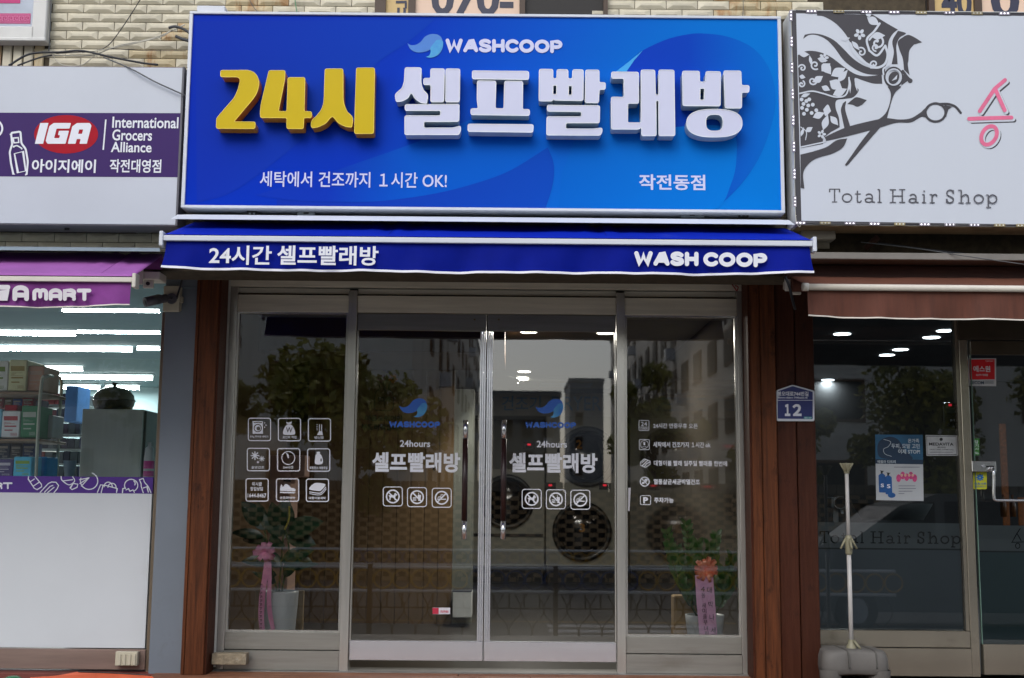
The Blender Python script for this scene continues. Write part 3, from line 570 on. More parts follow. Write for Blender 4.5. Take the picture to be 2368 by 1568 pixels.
A.stroke(Hz(ell(1005, 708, 63, 57, 36)), 5.4, True); A.stroke(Hz(smo([(1030, 655), (1085, 655), (1130, 672), (1163, 710)])), 5.2); A.poly(Hz([(1060, 700), (1070, 740), (1085, 690), (1110, 672), (1060, 660)])); A.poly(Hz(smo([(900, 725), (930, 690), (980, 655), (950, 700), (960, 745)])))
A.poly(Hz(smo([(452, 870), (425, 925), (360, 965), (260, 995), (205, 1035), (176, 1090), (183, 1186)])+[(160, 1180), (158, 972)]+smo([(230, 955), (320, 925), (385, 882), (452, 870)])[:-1]))
A.build('lady_drawing', HK, h)
A = Art(YH, .0040, 5e-5)
def curl(cx, cy, r, a0, turns, w, sgn=1):
    pts = [(cx+r*(1-.8*t)*math.cos(R(a0)+sgn*t*turns*6.28), cy+r*(1-.8*t)*math.sin(R(a0)+sgn*t*turns*6.28)) for t in (i/22 for i in range(23))]; A.stroke(Hz(pts), w); A.poly(Hz(ell(pts[-1][0], pts[-1][1], r*.2, r*.2, 10)))
def flower(cx, cy, r, n=5, rt=0):
    for i in range(n): q = R(rt)+6.283*i/n; A.poly(Hz(ell(cx+math.cos(q)*r*.6, cy+math.sin(q)*r*.6, r*.42, r*.3, 10, math.degrees(q))))
def leaf(x0, y0, x1, y1, b):
    d = Vector((x1-x0, y1-y0)); n_ = Vector((-d.y, d.x)).normalized()*b; m_ = Vector((x0, y0))+d*.45
    A.poly(Hz(smo([(x0, y0), (m_.x+n_.x, m_.y+n_.y), (x1, y1)])+smo([(x1, y1), (m_.x-n_.x, m_.y-n_.y), (x0, y0)])[1:-1]))
flower(530, 217, 36, 5, 20); curl(640, 270, 52, 200, 1.2, 4.5); leaf(575, 110, 655, 160, 26); leaf(600, 230, 690, 225, 24); A.stroke(Hz(smo([(655, 150), (620, 200), (575, 250), (590, 320)])), 5); A.stroke(Hz(smo([(590, 320), (640, 350), (690, 290)])), 5); curl(620, 405, 26, 120, 1.1, 3.6)
A.stroke(Hz(smo([(690, 290), (705, 345), (690, 400), (650, 425), (600, 425)])), 5.5); leaf(415, 255, 470, 240, 12); curl(540, 330, 30, 250, 1, 3.6); leaf(480, 260, 530, 320, 14); A.stroke(Hz(smo([(470, 275), (500, 340), (560, 395), (620, 425)])), 6)
for q in ((250, 410, 30, 60), (170, 430, 24, 200), (235, 510, 26, 20), (165, 530, 22, 300), (630, 300, 24, 90)): curl(*q[:3], q[3], 1.1, 3.6)
for q in ((150, 345, 215, 345, 17), (215, 350, 230, 420, 10), (265, 370, 330, 385, 18), (290, 450, 345, 400, 30), (300, 400, 350, 470, 28), (350, 480, 440, 430, 30), (390, 520, 455, 440, 20), (240, 520, 300, 480, 22), (290, 545, 345, 570, 18), (340, 510, 420, 560, 34), (360, 600, 450, 560, 26), (150, 480, 190, 490, 14), (160, 610, 220, 590, 12), (235, 740, 310, 710, 22), (300, 820, 330, 720, 22), (345, 730, 395, 790, 20), (300, 690, 350, 700, 36), (190, 830, 235, 800, 16), (160, 860, 180, 800, 10), (500, 500, 515, 580, 7), (465, 490, 470, 590, 8)): leaf(*q)
A.stroke(Hz(smo([(150, 590), (230, 575), (300, 590), (380, 612), (440, 600), (462, 540), (462, 490)])), 3.5); A.stroke(Hz(smo([(160, 925), (240, 908), (310, 890), (300, 858)])), 3); A.stroke(Hz(smo([(160, 800), (195, 830), (190, 880)])), 2)
for q in ((165, 627), (195, 637), (177, 655), (207, 665), (168, 680), (198, 692), (180, 717), (228, 712), (257, 695), (213, 627), (235, 660)): A.poly(Hz(ell(q[0], q[1], 12, 12, 12)))
flower(290, 845, 28, 5); flower(305, 365, 30, 5); A.poly(Hz(smo([(565, 90), (600, 92), (590, 110), (572, 105)])))
A.stroke(Hz(ell(742, 487, 47, 50, 28)), 3.2, True); A.poly(Hz([(728, 512), (765, 472), (760, 500)])); A.stroke(Hz(smo([(678, 470), (676, 440), (690, 425), (712, 410)])), 4)
A.build('white_floral_cutouts', HF, h)
HT = mat('grey_print', rgb(84, 84, 92), .5)
A = Art(YH, .004)
def typ(ch, x, y0, y1, wd):
    """one typewriter letter: stems with slab serifs; y0 cap line, y1 base line"""
    H_ = y1-y0; xh = y0+H_*.36; w_ = 3.1; T_ = lambda p: [(x+a*wd, b) for a, b in p]
    S = lambda p: A.stroke(T_(p), w_, caps=False); bar = lambda a, b, yy: A.stroke(T_([(a, yy), (b, yy)]), 2.3, caps=False)
    O = lambda cx_, cy_, rx, ry, a0=0, a1=360: A.stroke([(x+cx_*wd+rx*wd*math.cos(R(q)), cy_+ry*math.sin(R(q))) for q in [a0+(a1-a0)*i/22 for i in range(22 if a1-a0 >= 360 else 23)]], w_, a1-a0 >= 360, False)
    hb_ = (xh+y1)/2; hr = (y1-xh)/2
    if ch == 'T': S([(.5, y0), (.5, y1)]); bar(0, 1, y0); bar(.25, .75, y1); S([(.02, y0), (.02, y0+H_*.25)]); S([(.98, y0), (.98, y0+H_*.25)])
    if ch == 'o': O(.5, hb_, .46, hr)
    if ch == 't': A.stroke(Hs(T_([(.4, y0+H_*.1), (.4, y1-3), (.55, y1), (.8, y1), (.95, y1-4)])), w_, caps=False); bar(.05, .85, xh)
    if ch == 'a': A.stroke(Hs(T_([(.12, xh+3), (.35, xh), (.6, xh+1), (.74, xh+6), (.74, y1-2), (1, y1)])), w_, caps=False); O(.4, y1-hr*.5, .34, hr*.5)
    if ch == 'l': S([(.5, y0), (.5, y1)]); bar(.15, .5, y0); bar(.1, .9, y1)
    if ch == 'H':
        for q in (.2, .8): S([(q, y0), (q, y1)]); bar(q-.2, q+.2, y0); bar(q-.2, q+.2, y1)
        bar(.2, .8, (y0+y1)/2)
    if ch == 'i': S([(.5, xh), (.5, y1)]); bar(.15, .5, xh); bar(.1, .9, y1); A.poly(ell(x+.5*wd, y0+3, 2, 2, 10))
    if ch == 'r': S([(.35, xh), (.35, y1)]); bar(.05, .35, xh); bar(.05, .7, y1); A.stroke(Hs(T_([(.35, xh+7), (.55, xh+1), (.8, xh), (.98, xh+4)])), w_, caps=False)
    if ch == 'S': A.stroke(Hs(T_([(.9, y0+8), (.8, y0+2), (.5, y0), (.15, y0+H_*.12), (.12, y0+H_*.36), (.5, y0+H_*.5), (.88, y0+H_*.65), (.88, y0+H_*.88), (.5, y1), (.2, y1-2), (.08, y1-9)])), w_, caps=False); S([(.92, y0), (.92, y0+9)]); S([(.06, y1), (.06, y1-9)])
    if ch == 'h': S([(.25, y0), (.25, y1)]); bar(0, .25, y0); bar(.02, .45, y1); bar(.6, 1, y1); A.stroke(Hs(T_([(.25, xh+6), (.45, xh+1), (.65, xh), (.8, xh+6), (.8, y1)])), w_, caps=False)
    if ch == 'p': S([(.2, xh), (.2, y1+H_*.32)]); bar(0, .2, xh); bar(0, .45, y1+H_*.32); O(.58, hb_, .36, hr)
Hs = lambda p: smo(p, 4)
WDS = (24, 23, 17, 24, 13, 36, 23, 13, 18.5, 18, 29.5, 23, 26)
def typeline(txt, xs, y0, y1, k, sl_=0):
    for ch, x, wd in zip(txt, xs, WDS): typ(ch, x, y0+(x-xs[0])*sl_, y1+(x-xs[0])*sl_, wd*k)
XS = [1916.7, 1946, 1974.6, 1998, 2026, 2056, 2099.5, 2128.7, 2147, 2186, 2213.5, 2249.6, 2278]
typeline('TotalHairShop', XS, 438, 467.5, 1, .009); A.build('lettering', HT, h)
A = Art(YH, .003); sh_ = lambda p, k: Hz([(x+k, y+k*.9) for x, y in p])
M1 = [[(1282, 700), (1375, 560), (1440, 505)], [(1380, 565), (1438, 695)], [(1215, 748), (1330, 744), (1480, 740)]]
for k in M1: A.stroke(sh_(k, 20), 9, caps=True)
A.stroke(sh_(ell(1340, 852, 44, 62, 24, 30), 17), 9, True); A.build('symbol_shadow', HK, h)
A = Art(YH, .0045)
for k in M1: A.stroke(sh_(k, 9), 12)
A.stroke(sh_(ell(1340, 852, 44, 62, 24, 30), 8), 12, True); A.build('symbol_outline', HF, h)
A = Art(YH, .006)
for k in M1: A.stroke(Hz(k), 9)
A.stroke(Hz(ell(1340, 852, 44, 62, 24, 30)), 9, True); A.build('pink_symbol', mat('pink_print', rgb(232, 112, 150), .5, var=.12, scale=12), h)
# LED modules round the rim
LEDB = mat('led_carrier', rgb(150, 144, 156), .5); LEDY = mat('unlit_led_carrier', rgb(160, 146, 108), .5); LEDL = mat('lit_led', (.9, .9, 1), .3, emis=((.9, .88, 1), 1.4)); LEDU = mat('clear_led', rgb(236, 236, 226), .3)
def led(x, y, vert, lit):
    hw, hh = (3.2, 12) if vert else (12.5, 3.2)
    o = pbox('led_module', x-hw, y-hh, x+hw, y+hh, YH-.010, YH-.003, LEDB if lit else LEDY, h)
    for k in (-1, 0, 1):
        xx, yy = (x, y+k*8) if vert else (x+k*8, y); c = at(xx, yy, YH-.011)
        mesh('led_lens', [(c.x+math.cos(q)*.0044, YH-.0115, c.z+math.sin(q)*.0044) for q in [i*math.pi/4 for i in range(8)]], [tuple(range(8))], LEDL if lit else LEDU, o)
for y in (36, 96, 156, 217, 278, 339, 402, 466): led(1828.5+(y-36)*.0217, y, True, True)
for i, x in enumerate((1876, 1939, 2003, 2067, 2130, 2195, 2259, 2322)): led(x, 26+(x-1876)*.0115, False, i not in (1, 4, 6))
for i, x in enumerate((1850, 1908, 1965, 2022, 2080, 2138, 2196, 2253, 2311, 2362)): led(x, 515.5+(x-1850)*.0115, False, i not in (1, 4, 8, 9))
tube('led_wire', [at(1828, 25, YH-.006), at(1833, 180, YH-.012), at(1836, 320, YH-.006), at(1838, 480, YH-.012), at(1841, 500, YH-.01)], .0013, CABLEW, h)
tube('led_wire', [at(1840, 24, YH-.006), at(1950, 27, YH-.012), at(2100, 26.5, YH-.006), at(2200, 30, YH-.012), at(2370, 30, YH-.006)], .0013, CABLEG, h)
tube('led_wire', [at(1845, 514, YH-.006), at(1935, 518, YH-.012), at(2100, 517, YH-.006), at(2220, 520, YH-.012), at(2370, 520, YH-.006)], .0013, CABLEG, h)
tube('led_wire', [at(1838, 490, YH-.02), at(1842, 515, YH-.03), at(1848, 525, YH-.03), at(1853, 515, YH-.02)], .0016, CABLEW, h)
# ================================================================== cables and small wall gear
def cable(label, pts, r, m, Y=-.68): o = tube('cable', [at(x, y, Y if len(p_) == 2 else p_[2]) for p_ in pts for x, y in [p_[:2]]], r, m); return tag(o, label, 'cable', 'cables strung over the facade')
cable('thick black cable sagging from the left edge past the tie point to the grocery sign', [(20, 152, -.75), (70, 125), (140, 121), (190, 118), (260, 133), (330, 146), (365, 150)], .0065, CABLEB, -.72)
cable('second black cable just under the thick one, left of the tie point', [(40, 152, -.76), (90, 134), (120, 128)], .005, CABLEB, -.73)
cable('thin black cable rising diagonally to the top edge beside the blue sign', [(190, 122), (240, 112), (275, 75), (330, -10), (345, -40)], .0028, CABLEB, -.70)
cable('grey cable running down across the white grocery sign face', [(240, 133, -.72), (300, 158, -.84), (360, 190, -.85), (428, 221, -.85)], .0042, CABLEG)
cable('white cable rising to the hole left of the blue sign', [(125, 128), (210, 128), (270, 107), (350, 90), (400, 70), (428, 57)], .0038, CABLEW, -.69)
cable('second white cable below the first, left of the blue sign', [(130, 124), (220, 118), (300, 103), (370, 86), (398, 70)], .003, CABLEW, -.71)
cable('white cable looping down behind the grocery sign top', [(118, 118), (130, 140), (150, 152), (190, 150), (225, 123)], .003, CABLEW, -.70)
cable('vertical grey wire down the tiles beside the white window', [(119, -40), (116, 60), (113, 118)], .0035, CABLEG, -.66)
cable('thin dark wire level behind the cables to the blue sign', [(250, 112), (330, 117), (430, 118)], .0022, CABLEB, -.67)
cable('black hose bend above entering the blue sign from the tiles', [(390, 65), (405, 62), (425, 68), (440, 78)], .0085, mat('grey_hose', rgb(66, 68, 72), .6), -.74)
cable('grey hose stub below the bend entering the blue sign', [(406, 84), (420, 90), (440, 96)], .0095, mat('grey_hose', rgb(66, 68, 72), .6), -.72)
cable('thin wire at the top edge above the yellow digits', [(560, -40), (585, 15), (615, 42)], .0022, CABLEG, -.66)
cable('green wire hanging above the top of the blue sign', [(1078-400, -30), (1082-398, 15), (1086-396, 45)], .003, mat('green_wire', rgb(90, 150, 110), .5), -.66)
cable('thin vertical wire above the right end of the blue sign', [(1716, -40), (1718, 12), (1717, 40)], .0022, CABLEG, -.66)
cable('dark cable sloping under the hair shop sign', [(2030, 562, -.72), (2150, 578, -.75), (2260, 590, -.78), (2370, 596, -.8)], .006, CABLEB)
cable('pale cable crossing under the hair shop sign', [(1990, 560, -.73), (2120, 575, -.76), (2230, 592, -.87), (2370, 612, -.87)], .003, CABLEG)
cable('black cable drop beside the brown awning bracket', [(1815, 640, -.8), (1825, 665, -.8), (1832, 695, -.8), (1838, 716, -.8)], .008, CABLEB)
rod = tube('steel_bracket', [at(2030, 548, -.70), at(2000, 575, -.66)], .018, mat('rusty_steel', rgb(84, 52, 38), .8, var=.3)); tag(rod, 'rusty steel bracket under the hair shop sign', 'bracket')
k = pbox('ballast_box', 1853, 532, 1932, 553, -.80, -.70, mat('beige_ballast', rgb(158, 154, 140), .5, var=.1), None, .005); tag(k, 'beige metal ballast box at the right end of the blue awning', 'ballast box')
RUST = mat('rust_stain', rgb(168, 108, 40), .8, var=.5, scale=25, col2=rgb(196, 160, 104))
for i, (x, y) in enumerate(((1732, 6), (1745, 16), (1720, 12))):
    pass
# ================================================================== ground
deck = empty('timber_deck', (0, -.5, -.12), 'worn reddish timber deck in front of the laundry and the hair shop', 'deck', kind='structure')
DX0 = at(372, 1538, -.02).x
yy = -.045
for i in range(9):
    w_ = .118
    cuts = [DX0, -.3+.5*math.sin(i*2.1), 1.72, 2.6+.4*math.sin(i*1.7), 4.4]
    for j in range(4):
        z = random.uniform(-.0015, .0015) - (.010 if j >= 2 else 0)
        box('plank', cuts[j]+.0015, cuts[j+1]-.0015, yy-w_+.0025, yy-.0025, -.028+z, z, DECK if j < 2 else mat('grey_worn_deck', rgb(110, 84, 70), .65, var=.3, scale=6, stretch=(.5, 7, 7), bump=.4, bscale=30, col2=rgb(76, 52, 42)), deck, .003)
    yy -= w_
box('fascia', DX0, 4.4, yy-.02, yy-.001, -.15, -.004, DECK, deck)
PAVE = stains(mat('grey_paving', rgb(172, 168, 160), .85, var=.2, scale=9, bump=.3), rgb(80, 76, 70), .55, .8, 3)
pv = mesh('pavement', [(-9, -3.4, -.15), (9, -3.4, -.15), (9, 12, -.15), (-9, 12, -.15)], [(0, 1, 2, 3)], PAVE); tag(pv, 'grey pavement in front of the shops', 'pavement', kind='structure')
sl_ = mesh('ground', [(-300, -500, -.9), (300, -500, -.9), (300, -5, -.9), (300, -3.4, -.151), (-300, -3.4, -.151), (-300, -5, -.9)], [(0, 1, 2, 5), (2, 3, 4, 5)], mat('asphalt', (.12, .12, .12), .85, var=.25, scale=4, bump=.2)); tag(sl_, 'asphalt street falling away across from the shops', 'road', kind='structure')
gr = mesh('ground', [(-300, 12, -.16), (300, 12, -.16), (300, 200, -.16), (-300, 200, -.16)], [(0, 1, 2, 3)], PAVE); tag(gr, 'ground behind the shops', 'ground', kind='structure')
for s in (-1, 1):
    g2 = mesh('ground', [(s*9, -3.4, -.152), (s*300, -3.4, -.152), (s*300, 12, -.152), (s*9, 12, -.152)], [(0, 1, 2, 3)], PAVE); tag(g2, 'pavement running on beside the shop row', 'ground', kind='structure')
# ================================================================== laundry shop front
f = empty('laundry_shopfront', (0, 0, 0), 'stainless framed glass front of the self laundry with white window decals', 'shopfront')
def vmem(name, xa, ya, xb, yb, wt, wb, Y, Yb, z0, z1, m, par, bev=.002):
    """upright: left edge seen at (xa,ya) above and (xb,yb) below"""
    xl = (at(xa, ya, Y).x+at(xb, yb, Y).x)/2; xr = (at(xa+wt, ya, Y).x+at(xb+wb, yb, Y).x)/2
    return box(name, xl, xr, Y, Yb, z0, z1, m, par, bev)
ZH = at(1130, 646, 0).z; ZTR0 = at(1130, 725, 0).z; ZTR1 = at(1130, 686, 0).z; ZG = at(1130, 668, 0).z; Z0 = .0
JL = vmem('jamb', 533, 650, 501, 1500, 15, 20, 0, .10, 0, ZG, STEEL, f); MLl = vmem('mullion', 806, 690, 784, 1510, 19, 21, -.012, .09, 0, ZTR1+.03, STEEL, f)
MR = vmem('mullion', 1425, 700, 1427, 1500, 18.5, 21, -.012, .09, 0, ZTR1+.03, STEEL, f); JR = vmem('jamb', 1702.6, 691, 1716, 1520, 16, 17, 0, .10, 0, ZG, STEEL, f)
def bxx(o): xs = [v.co.x for v in o.data.vertices]; return min(xs), max(xs)
L0, L1 = bxx(JL); M0, M1_ = bxx(MLl); N0, N1 = bxx(MR); R0, R1 = bxx(JR); print('front', L0, M0, M1_, N0, N1, R1)
CAULK = mat('white_caulk', rgb(206, 206, 200), .6, var=.08, scale=20, bump=.6)
SEC = stains(mat('beige_soffit_paint', rgb(204, 190, 164), .6, var=.12, scale=3), rgb(128, 86, 50), .62, .8, 5, amt=.6)
box('head_rail', L0, R1, -.006, .10, ZG+.002, ZH, STEELH, f, .002); box('shutter_slot', L1, R0, .05, .10, ZTR1, ZG, GASK, f)
for x0, x1 in ((L1, M0), (M1_, N0), (N1, R0)):
    box('slot_rail', x0+.001, x1-.001, .028, .06, ZTR1+.014, ZG-.004, STEELH, f); box('transom', x0+.001, x1-.001, .0, .09, ZTR0, ZTR1, STEELH, f, .002)
for a, b in ((L0-.03, L0), (R1, R1+.03)):
    n = 30; vs = []; fs = []
    for i in range(n+1):
        z = (ZH-.02)*i/n+.02; w_ = .006*random.random(); e0, e1 = (a+w_, b+.004) if a < 0 else (a-.004, b-w_)
        vs += [(e0, -.012, z), (e1, -.016, z)]
    for i in range(n): fs.append((2*i, 2*i+1, 2*i+3, 2*i+2))
    mesh('caulk_edge', vs, fs, CAULK, f, True)
# soffit above
sf = box('soffit', -4.4, 4.4, -.60, .12, ZH+.004, ZH+.05, SEC); tag(sf, 'beige painted soffit strip above the shop fronts', 'soffit', kind='structure')
box('header_strip', L0-.05, R1+.06, -.10, -.02, ZH-.006, ZH+.003, STEELH, f, .002)
for x in (L0+.25, 0, .62, R1-.42): 
    box('screw_plate', x, x+.05, -.085, -.03, ZH-.0075, ZH-.0055, DARK, f)
# fixed windows
ZSL = {}
for nm, x0, x1, xc, ya, yb, yc, yd in (('l', L1, M0, 650, 1462, 1502, 1504, 1529), ('r', N1, R0, 1580, 1472.5, 1511.5, 1513.5, 1537)):
    z0, z1, z2, z3 = at(xc, ya, 0).z, at(xc, yb, 0).z, at(xc, yc, 0).z, at(xc, yd, 0).z
    box('bottom_rail', x0+.001, x1-.001, .0, .09, z1, z0, STEELL, f, .002); box('kick_rail', x0+.001, x1-.001, -.008, .09, .005, z2, STEELL, f, .002)
    for a, b in ((x0+.001, x0+.014), (x1-.014, x1-.001)): box('glazing_bead', a, b, .012, .05, z0, ZTR0, STEEL, f)
    box('glazing_bead', x0+.014, x1-.014, .012, .05, ZTR0-.012, ZTR0, STEEL, f); box('glazing_bead', x0+.014, x1-.014, .012, .05, z0, z0+.012, STEEL, f)
    p_ = box('pane', x0+.01, x1-.01, .030, .0302, z0+.004, ZTR0-.004, GLASS, f); bm = bmesh.new(); bm.from_mesh(p_.data); bmesh.ops.delete(bm, geom=[q for q in bm.faces if q.normal.y > -.5], context='FACES'); bm.to_mesh(p_.data); bm.free()
    ZSL[nm] = z0
th = box('threshold', L0-.02, R1+.03, -.045, .16, -.01, .004, mat('grey_stone_threshold', rgb(128, 126, 122), .5, var=.2, scale=12), f, .002)
# doors
def door(x0, x1, side):
    zb, zt = at(1120, 1530, 0).z+.002, ZTR0-.006; D0, D1 = .004, .046
    d = box('door', x0, x1, D0, D1, zt-.105, zt, STEELB if False else mat('darker_stainless_rail', rgb(140, 140, 140), .38, metal=.7, var=.12, scale=3, stretch=(.5, 1, 10)), f, .002)  # top rail in a darker stainless than the bottom rail
    zr = zb+.118
    box('bottom_rail', x0, x1, D0, D1, zb, zr, STEELB, d, .003)
    s0, s1 = (x1-.036, x1) if side < 0 else (x0, x0+.036)
    for a, b, y in ((s0, s0+.010, .0), (s0+.012, s0+.024, -.002), (s0+.026, s1, .0)): box('stile', a, b, D0+y, D1, zr+.001, zt-.106, STEELB, d, .001)
    h0 = (x0, x0+.008) if side < 0 else (x1-.008, x1); box('stile', *h0, D0, D1, zr+.001, zt-.106, STEEL, d)
    g0, g1 = (x0+.008, s0) if side < 0 else (s1, x1-.008)
    mesh('pane', [(g0, .022, zr), (g1, .022, zr), (g1, .022, zt-.105), (g0, .022, zt-.105)], [(0, 1, 2, 3)], GLASS, d)
    q = at(1944/1.7305*0+(1097 if side < 0 else 1153), 739, 0); cylo('screw', (q.x, .001, q.z), (q.x, .006, q.z), .006, mat('brass_screw', rgb(120, 100, 70), .4, metal=.6), d)
    return d
xm_ = (at(1126.5, 760, 0).x+at(1115.5, 1480, 0).x)/2
dl = door(M1_+.004, xm_-.003, -1); dr = door(xm_+.004, N0-.004, 1)
MAH = mat('mahogany_grip', rgb(44, 22, 22), .35, var=.15, scale=8, stretch=(6, 6, .5)); CHR = mat('polished_steel', rgb(214, 214, 216), .16, metal=.9, var=.04)
for d, xx in ((dl, 1074.5), (dr, 1164)):
    Yh = -.045; xw = at(xx, 1110, Yh).x; z = [at(xx, y, Yh).z for y in (971, 1015, 1204, 1247)]; r = .0165
    cylo('handle', (xw, Yh, z[0]), (xw, Yh, z[1]), r*.95, CHR, d, n=20); cylo('handle_grip', (xw, Yh, z[1]), (xw, Yh, z[2]), r*1.05, MAH, d, n=20); cylo('handle', (xw, Yh, z[2]), (xw, Yh, z[3]), r*.95, CHR, d, n=20)
    for zz in (z[0]-.06, z[3]+.06): cylo('handle_post', (xw, Yh+.014, zz), (xw, .022, zz), .008, CHR, d)
# ---- decals on the doors
BLD = mat('blue_decal', rgb(52, 108, 206), .5, var=.05); BLD2 = mat('aqua_decal', rgb(92, 176, 214), .5, var=.15, scale=9, col2=rgb(46, 120, 206))
def sign3(A, x0, y0, s, kind):
    A.stroke(rr(x0, y0, x0+s, y0+s, s*.14), s*.045, True); cx, cy, r = x0+s/2, y0+s/2, s*.33; A.stroke(ell(cx, cy, r, r, 30), s*.075, True)
    L = (-1, -1, 1, 1) if kind != 'smoke' else (1, -1, -1, 1); A.stroke([(cx+L[0]*r*.7, cy+L[1]*r*.7), (cx+L[2]*r*.7, cy+L[3]*r*.7)], s*.07, caps=False)
    U = lambda p: [(cx+a*r, cy+b*r) for a, b in p]
    if kind == 'dog': A.poly(U([(-.7, -.15), (-.5, -.2), (.15, -.2), (.3, -.55), (.45, -.6), (.55, -.4), (.75, -.3), (.6, -.15), (.45, -.1), (.4, .2), (.45, .6), (.3, .6), (.25, .2), (-.3, .15), (-.4, .6), (-.55, .6), (-.5, .1)]))
    if kind == 'food':
        A.poly(U([(.1, -.35), (.65, -.35), (.55, .6), (.2, .6)])); A.stroke(U([(.3, -.35), (.22, -.65)]), s*.03); 
        for b in (.1, .3, .5): A.stroke(U([(-.62, b), (-.15, b)]), s*.04)
    if kind == 'smoke': A.poly(U([(-.7, .15), (.7, .15), (.7, .32), (-.7, .32)])); A.stroke(U([(-.6, .05), (-.5, -.15), (-.15, -.2), (-.1, -.45), (.2, -.5)]), s*.035); A.stroke(U([(-.35, .05), (-.25, -.05), (.0, -.1)]), s*.03)
for d, ox, dx, dy, ic in ((dl, 780, 0, 0, ((886, 1126), (942, 1127.5), (999, 1129))), (dr, 1098, -8.5, 1.4, ((1207, 1131.5), (1263, 1132.5), (1319.5, 1133.5)))):
    Yd = .022
    def W(p): return [(ox+(387+(x-226)*.705+dx)*.3686, 635.7+(775+(y-239)*.715+dy*2)*.3686) for x, y in p]
    T = smo([(226, 303), (250, 316), (285, 314), (318, 295), (345, 262), (372, 246), (400, 239), (435, 243), (460, 260), (472, 285)])+smo([(472, 285), (450, 280), (428, 288), (410, 305), (395, 325), (388, 345), (350, 362), (300, 368), (262, 356), (240, 334), (226, 303)])[1:-1]
    T2 = smo([(410, 305), (428, 284), (452, 280), (473, 290), (474, 320), (466, 350), (445, 380), (410, 400), (380, 404), (354, 399)])+smo([(354, 399), (378, 388), (388, 365), (386, 340), (396, 322), (410, 305)])[1:-1]
    x0 = 900 if ox == 780 else 1214.5
    A = Art(Yd, .0015, .0002); A.poly(W(T)); wordmark(A, 'WASHCOOP', x0, 974+dy, x0+117, 988+dy, 4.0, 1); A.build('emblem_decal', BLD, d)
    A = Art(Yd, .003); A.poly(W(T2)); A.build('emblem_drop', BLD2, d)
    x1 = 924.5 if ox == 780 else 1240.6; x2 = 860 if ox == 780 else 1177
    A = Art(Yd, .0012, .0002); A.text('24hours', x1, 1018+dy, x1+70, 1033.5+dy, .02); A.build('decal_lettering', DECAL, d)
    A = Art(Yd, .0012, .0002); A.text('셀프빨래방', x2, 1046+dy, x2+204, 1092+dy, .034); A.build('decal_lettering', DECAL, d)
    for (a, b), kd in zip(ic, ('dog', 'food', 'smoke')): A = Art(Yd, .0012, .0002); sign3(A, a, b, 44, kd); A.build('decal_icon', DECAL, d)
k = Art(.022, .0015); k.poly([(1000, 1405), (1040.5, 1405), (1040.5, 1420), (1000, 1420)]); k.build('sticker', mat('white_sticker', rgb(214, 212, 220), .5), dl)
k = Art(.022, .002); k.poly([(1000, 1405.5), (1014, 1405.5), (1014, 1419.5), (1000, 1419.5)]); k.text('조심하세요', 1018, 1411, 1037, 1417, .03); k.build('sticker_print', mat('crimson_print', rgb(196, 40, 70), .5), dl)
# ---- decals on the left window
G = [[Art(.030, .0012, .0002) for _ in range(3)] for _ in range(3)]
cells = [[(573, 966), (642.3, 966.3), (711.6, 967)], [(570.5, 1035.6), (640.5, 1036), (709.8, 1036.6)], [(567.5, 1105.7), (638, 1106), (707, 1106.5)]]
for i, row in enumerate(cells):
    for j, (x, y) in enumerate(row): G[i][j].stroke(rr(x+1.2, y+1.2, x+52.5, y+53, 5), 2.3, True)
def c_(i, j, p): x, y = cells[i][j]; return [(x+a, y+b) for a, b in p]
def tx(i, j, s, x0, y0, x1, y1, b=.02): x, y = cells[i][j]; G[i][j].text(s, x+x0, y+y0, x+x1, y+y1, b, 0, 2)
G[0][0].poly(c_(0, 0, [(11, 8), (35, 8), (35, 37), (11, 37)]), [c_(0, 0, ell(23, 24, 9.5, 9.5, 20)), c_(0, 0, [(13, 10), (33, 10), (33, 12), (13, 12)])]); G[0][0].poly(c_(0, 0, ell(23, 24, 7.5, 7.5, 18)), [c_(0, 0, ell(24.5, 25, 4.5, 4.5, 14))]); tx(0, 0, '37kg 투리핑 세탁기', 5, 41, 47, 47)
for p in ((39, 12), (42, 17), (39, 22)): G[0][0].poly(c_(0, 0, ell(p[0], p[1], 1.1, 1.6, 8)))
bag = sm([(21, 16), (31, 16), (38, 26), (40, 35), (36, 39), (16, 39), (12, 35), (14, 26)]); G[0][1].poly(c_(0, 1, bag)); G[0][1].poly(c_(0, 1, [(19, 9), (25, 11), (33, 8), (31, 14), (21, 14)])); tx(0, 1, '포인트 적립', 11, 41.5, 43, 48)
G[0][2].stroke(c_(0, 2, [(27, 15), (27, 35)]), 1.6); G[0][2].stroke(c_(0, 2, [(32, 15), (32, 35)]), 1.6); G[0][2].poly(c_(0, 2, [(26, 30), (33, 30), (35, 39), (21, 39), (24, 34)])); tx(0, 2, '냉/난방', 15, 41.5, 37, 48)
for b in (15, 19, 23, 27): G[0][2].stroke(c_(0, 2, [(20, b), (23, b)]), 1.1, caps=False)
for cx_, cy_, r_ in ((19, 18, 9), (35, 25, 6), (26, 33, 3)):
    for q in range(8): G[1][0].stroke(c_(1, 0, [(cx_+r_*.3*math.cos(q*.785), cy_+r_*.3*math.sin(q*.785)), (cx_+r_*math.cos(q*.785), cy_+r_*math.sin(q*.785))]), r_*.26)
    G[1][0].poly(c_(1, 0, ell(cx_, cy_, r_*.3, r_*.3, 10)))
tx(1, 0, '살균건조', 11, 42, 41, 48); G[1][1].stroke(c_(1, 1, ell(26, 23, 15, 15, 30)), 1.8, True); G[1][1].stroke(c_(1, 1, [(26, 23), (22, 12)]), 1.8); G[1][1].stroke(c_(1, 1, [(26, 23), (25, 14)]), 2.2); tx(1, 1, '24시간', 14, 41.5, 38, 48)
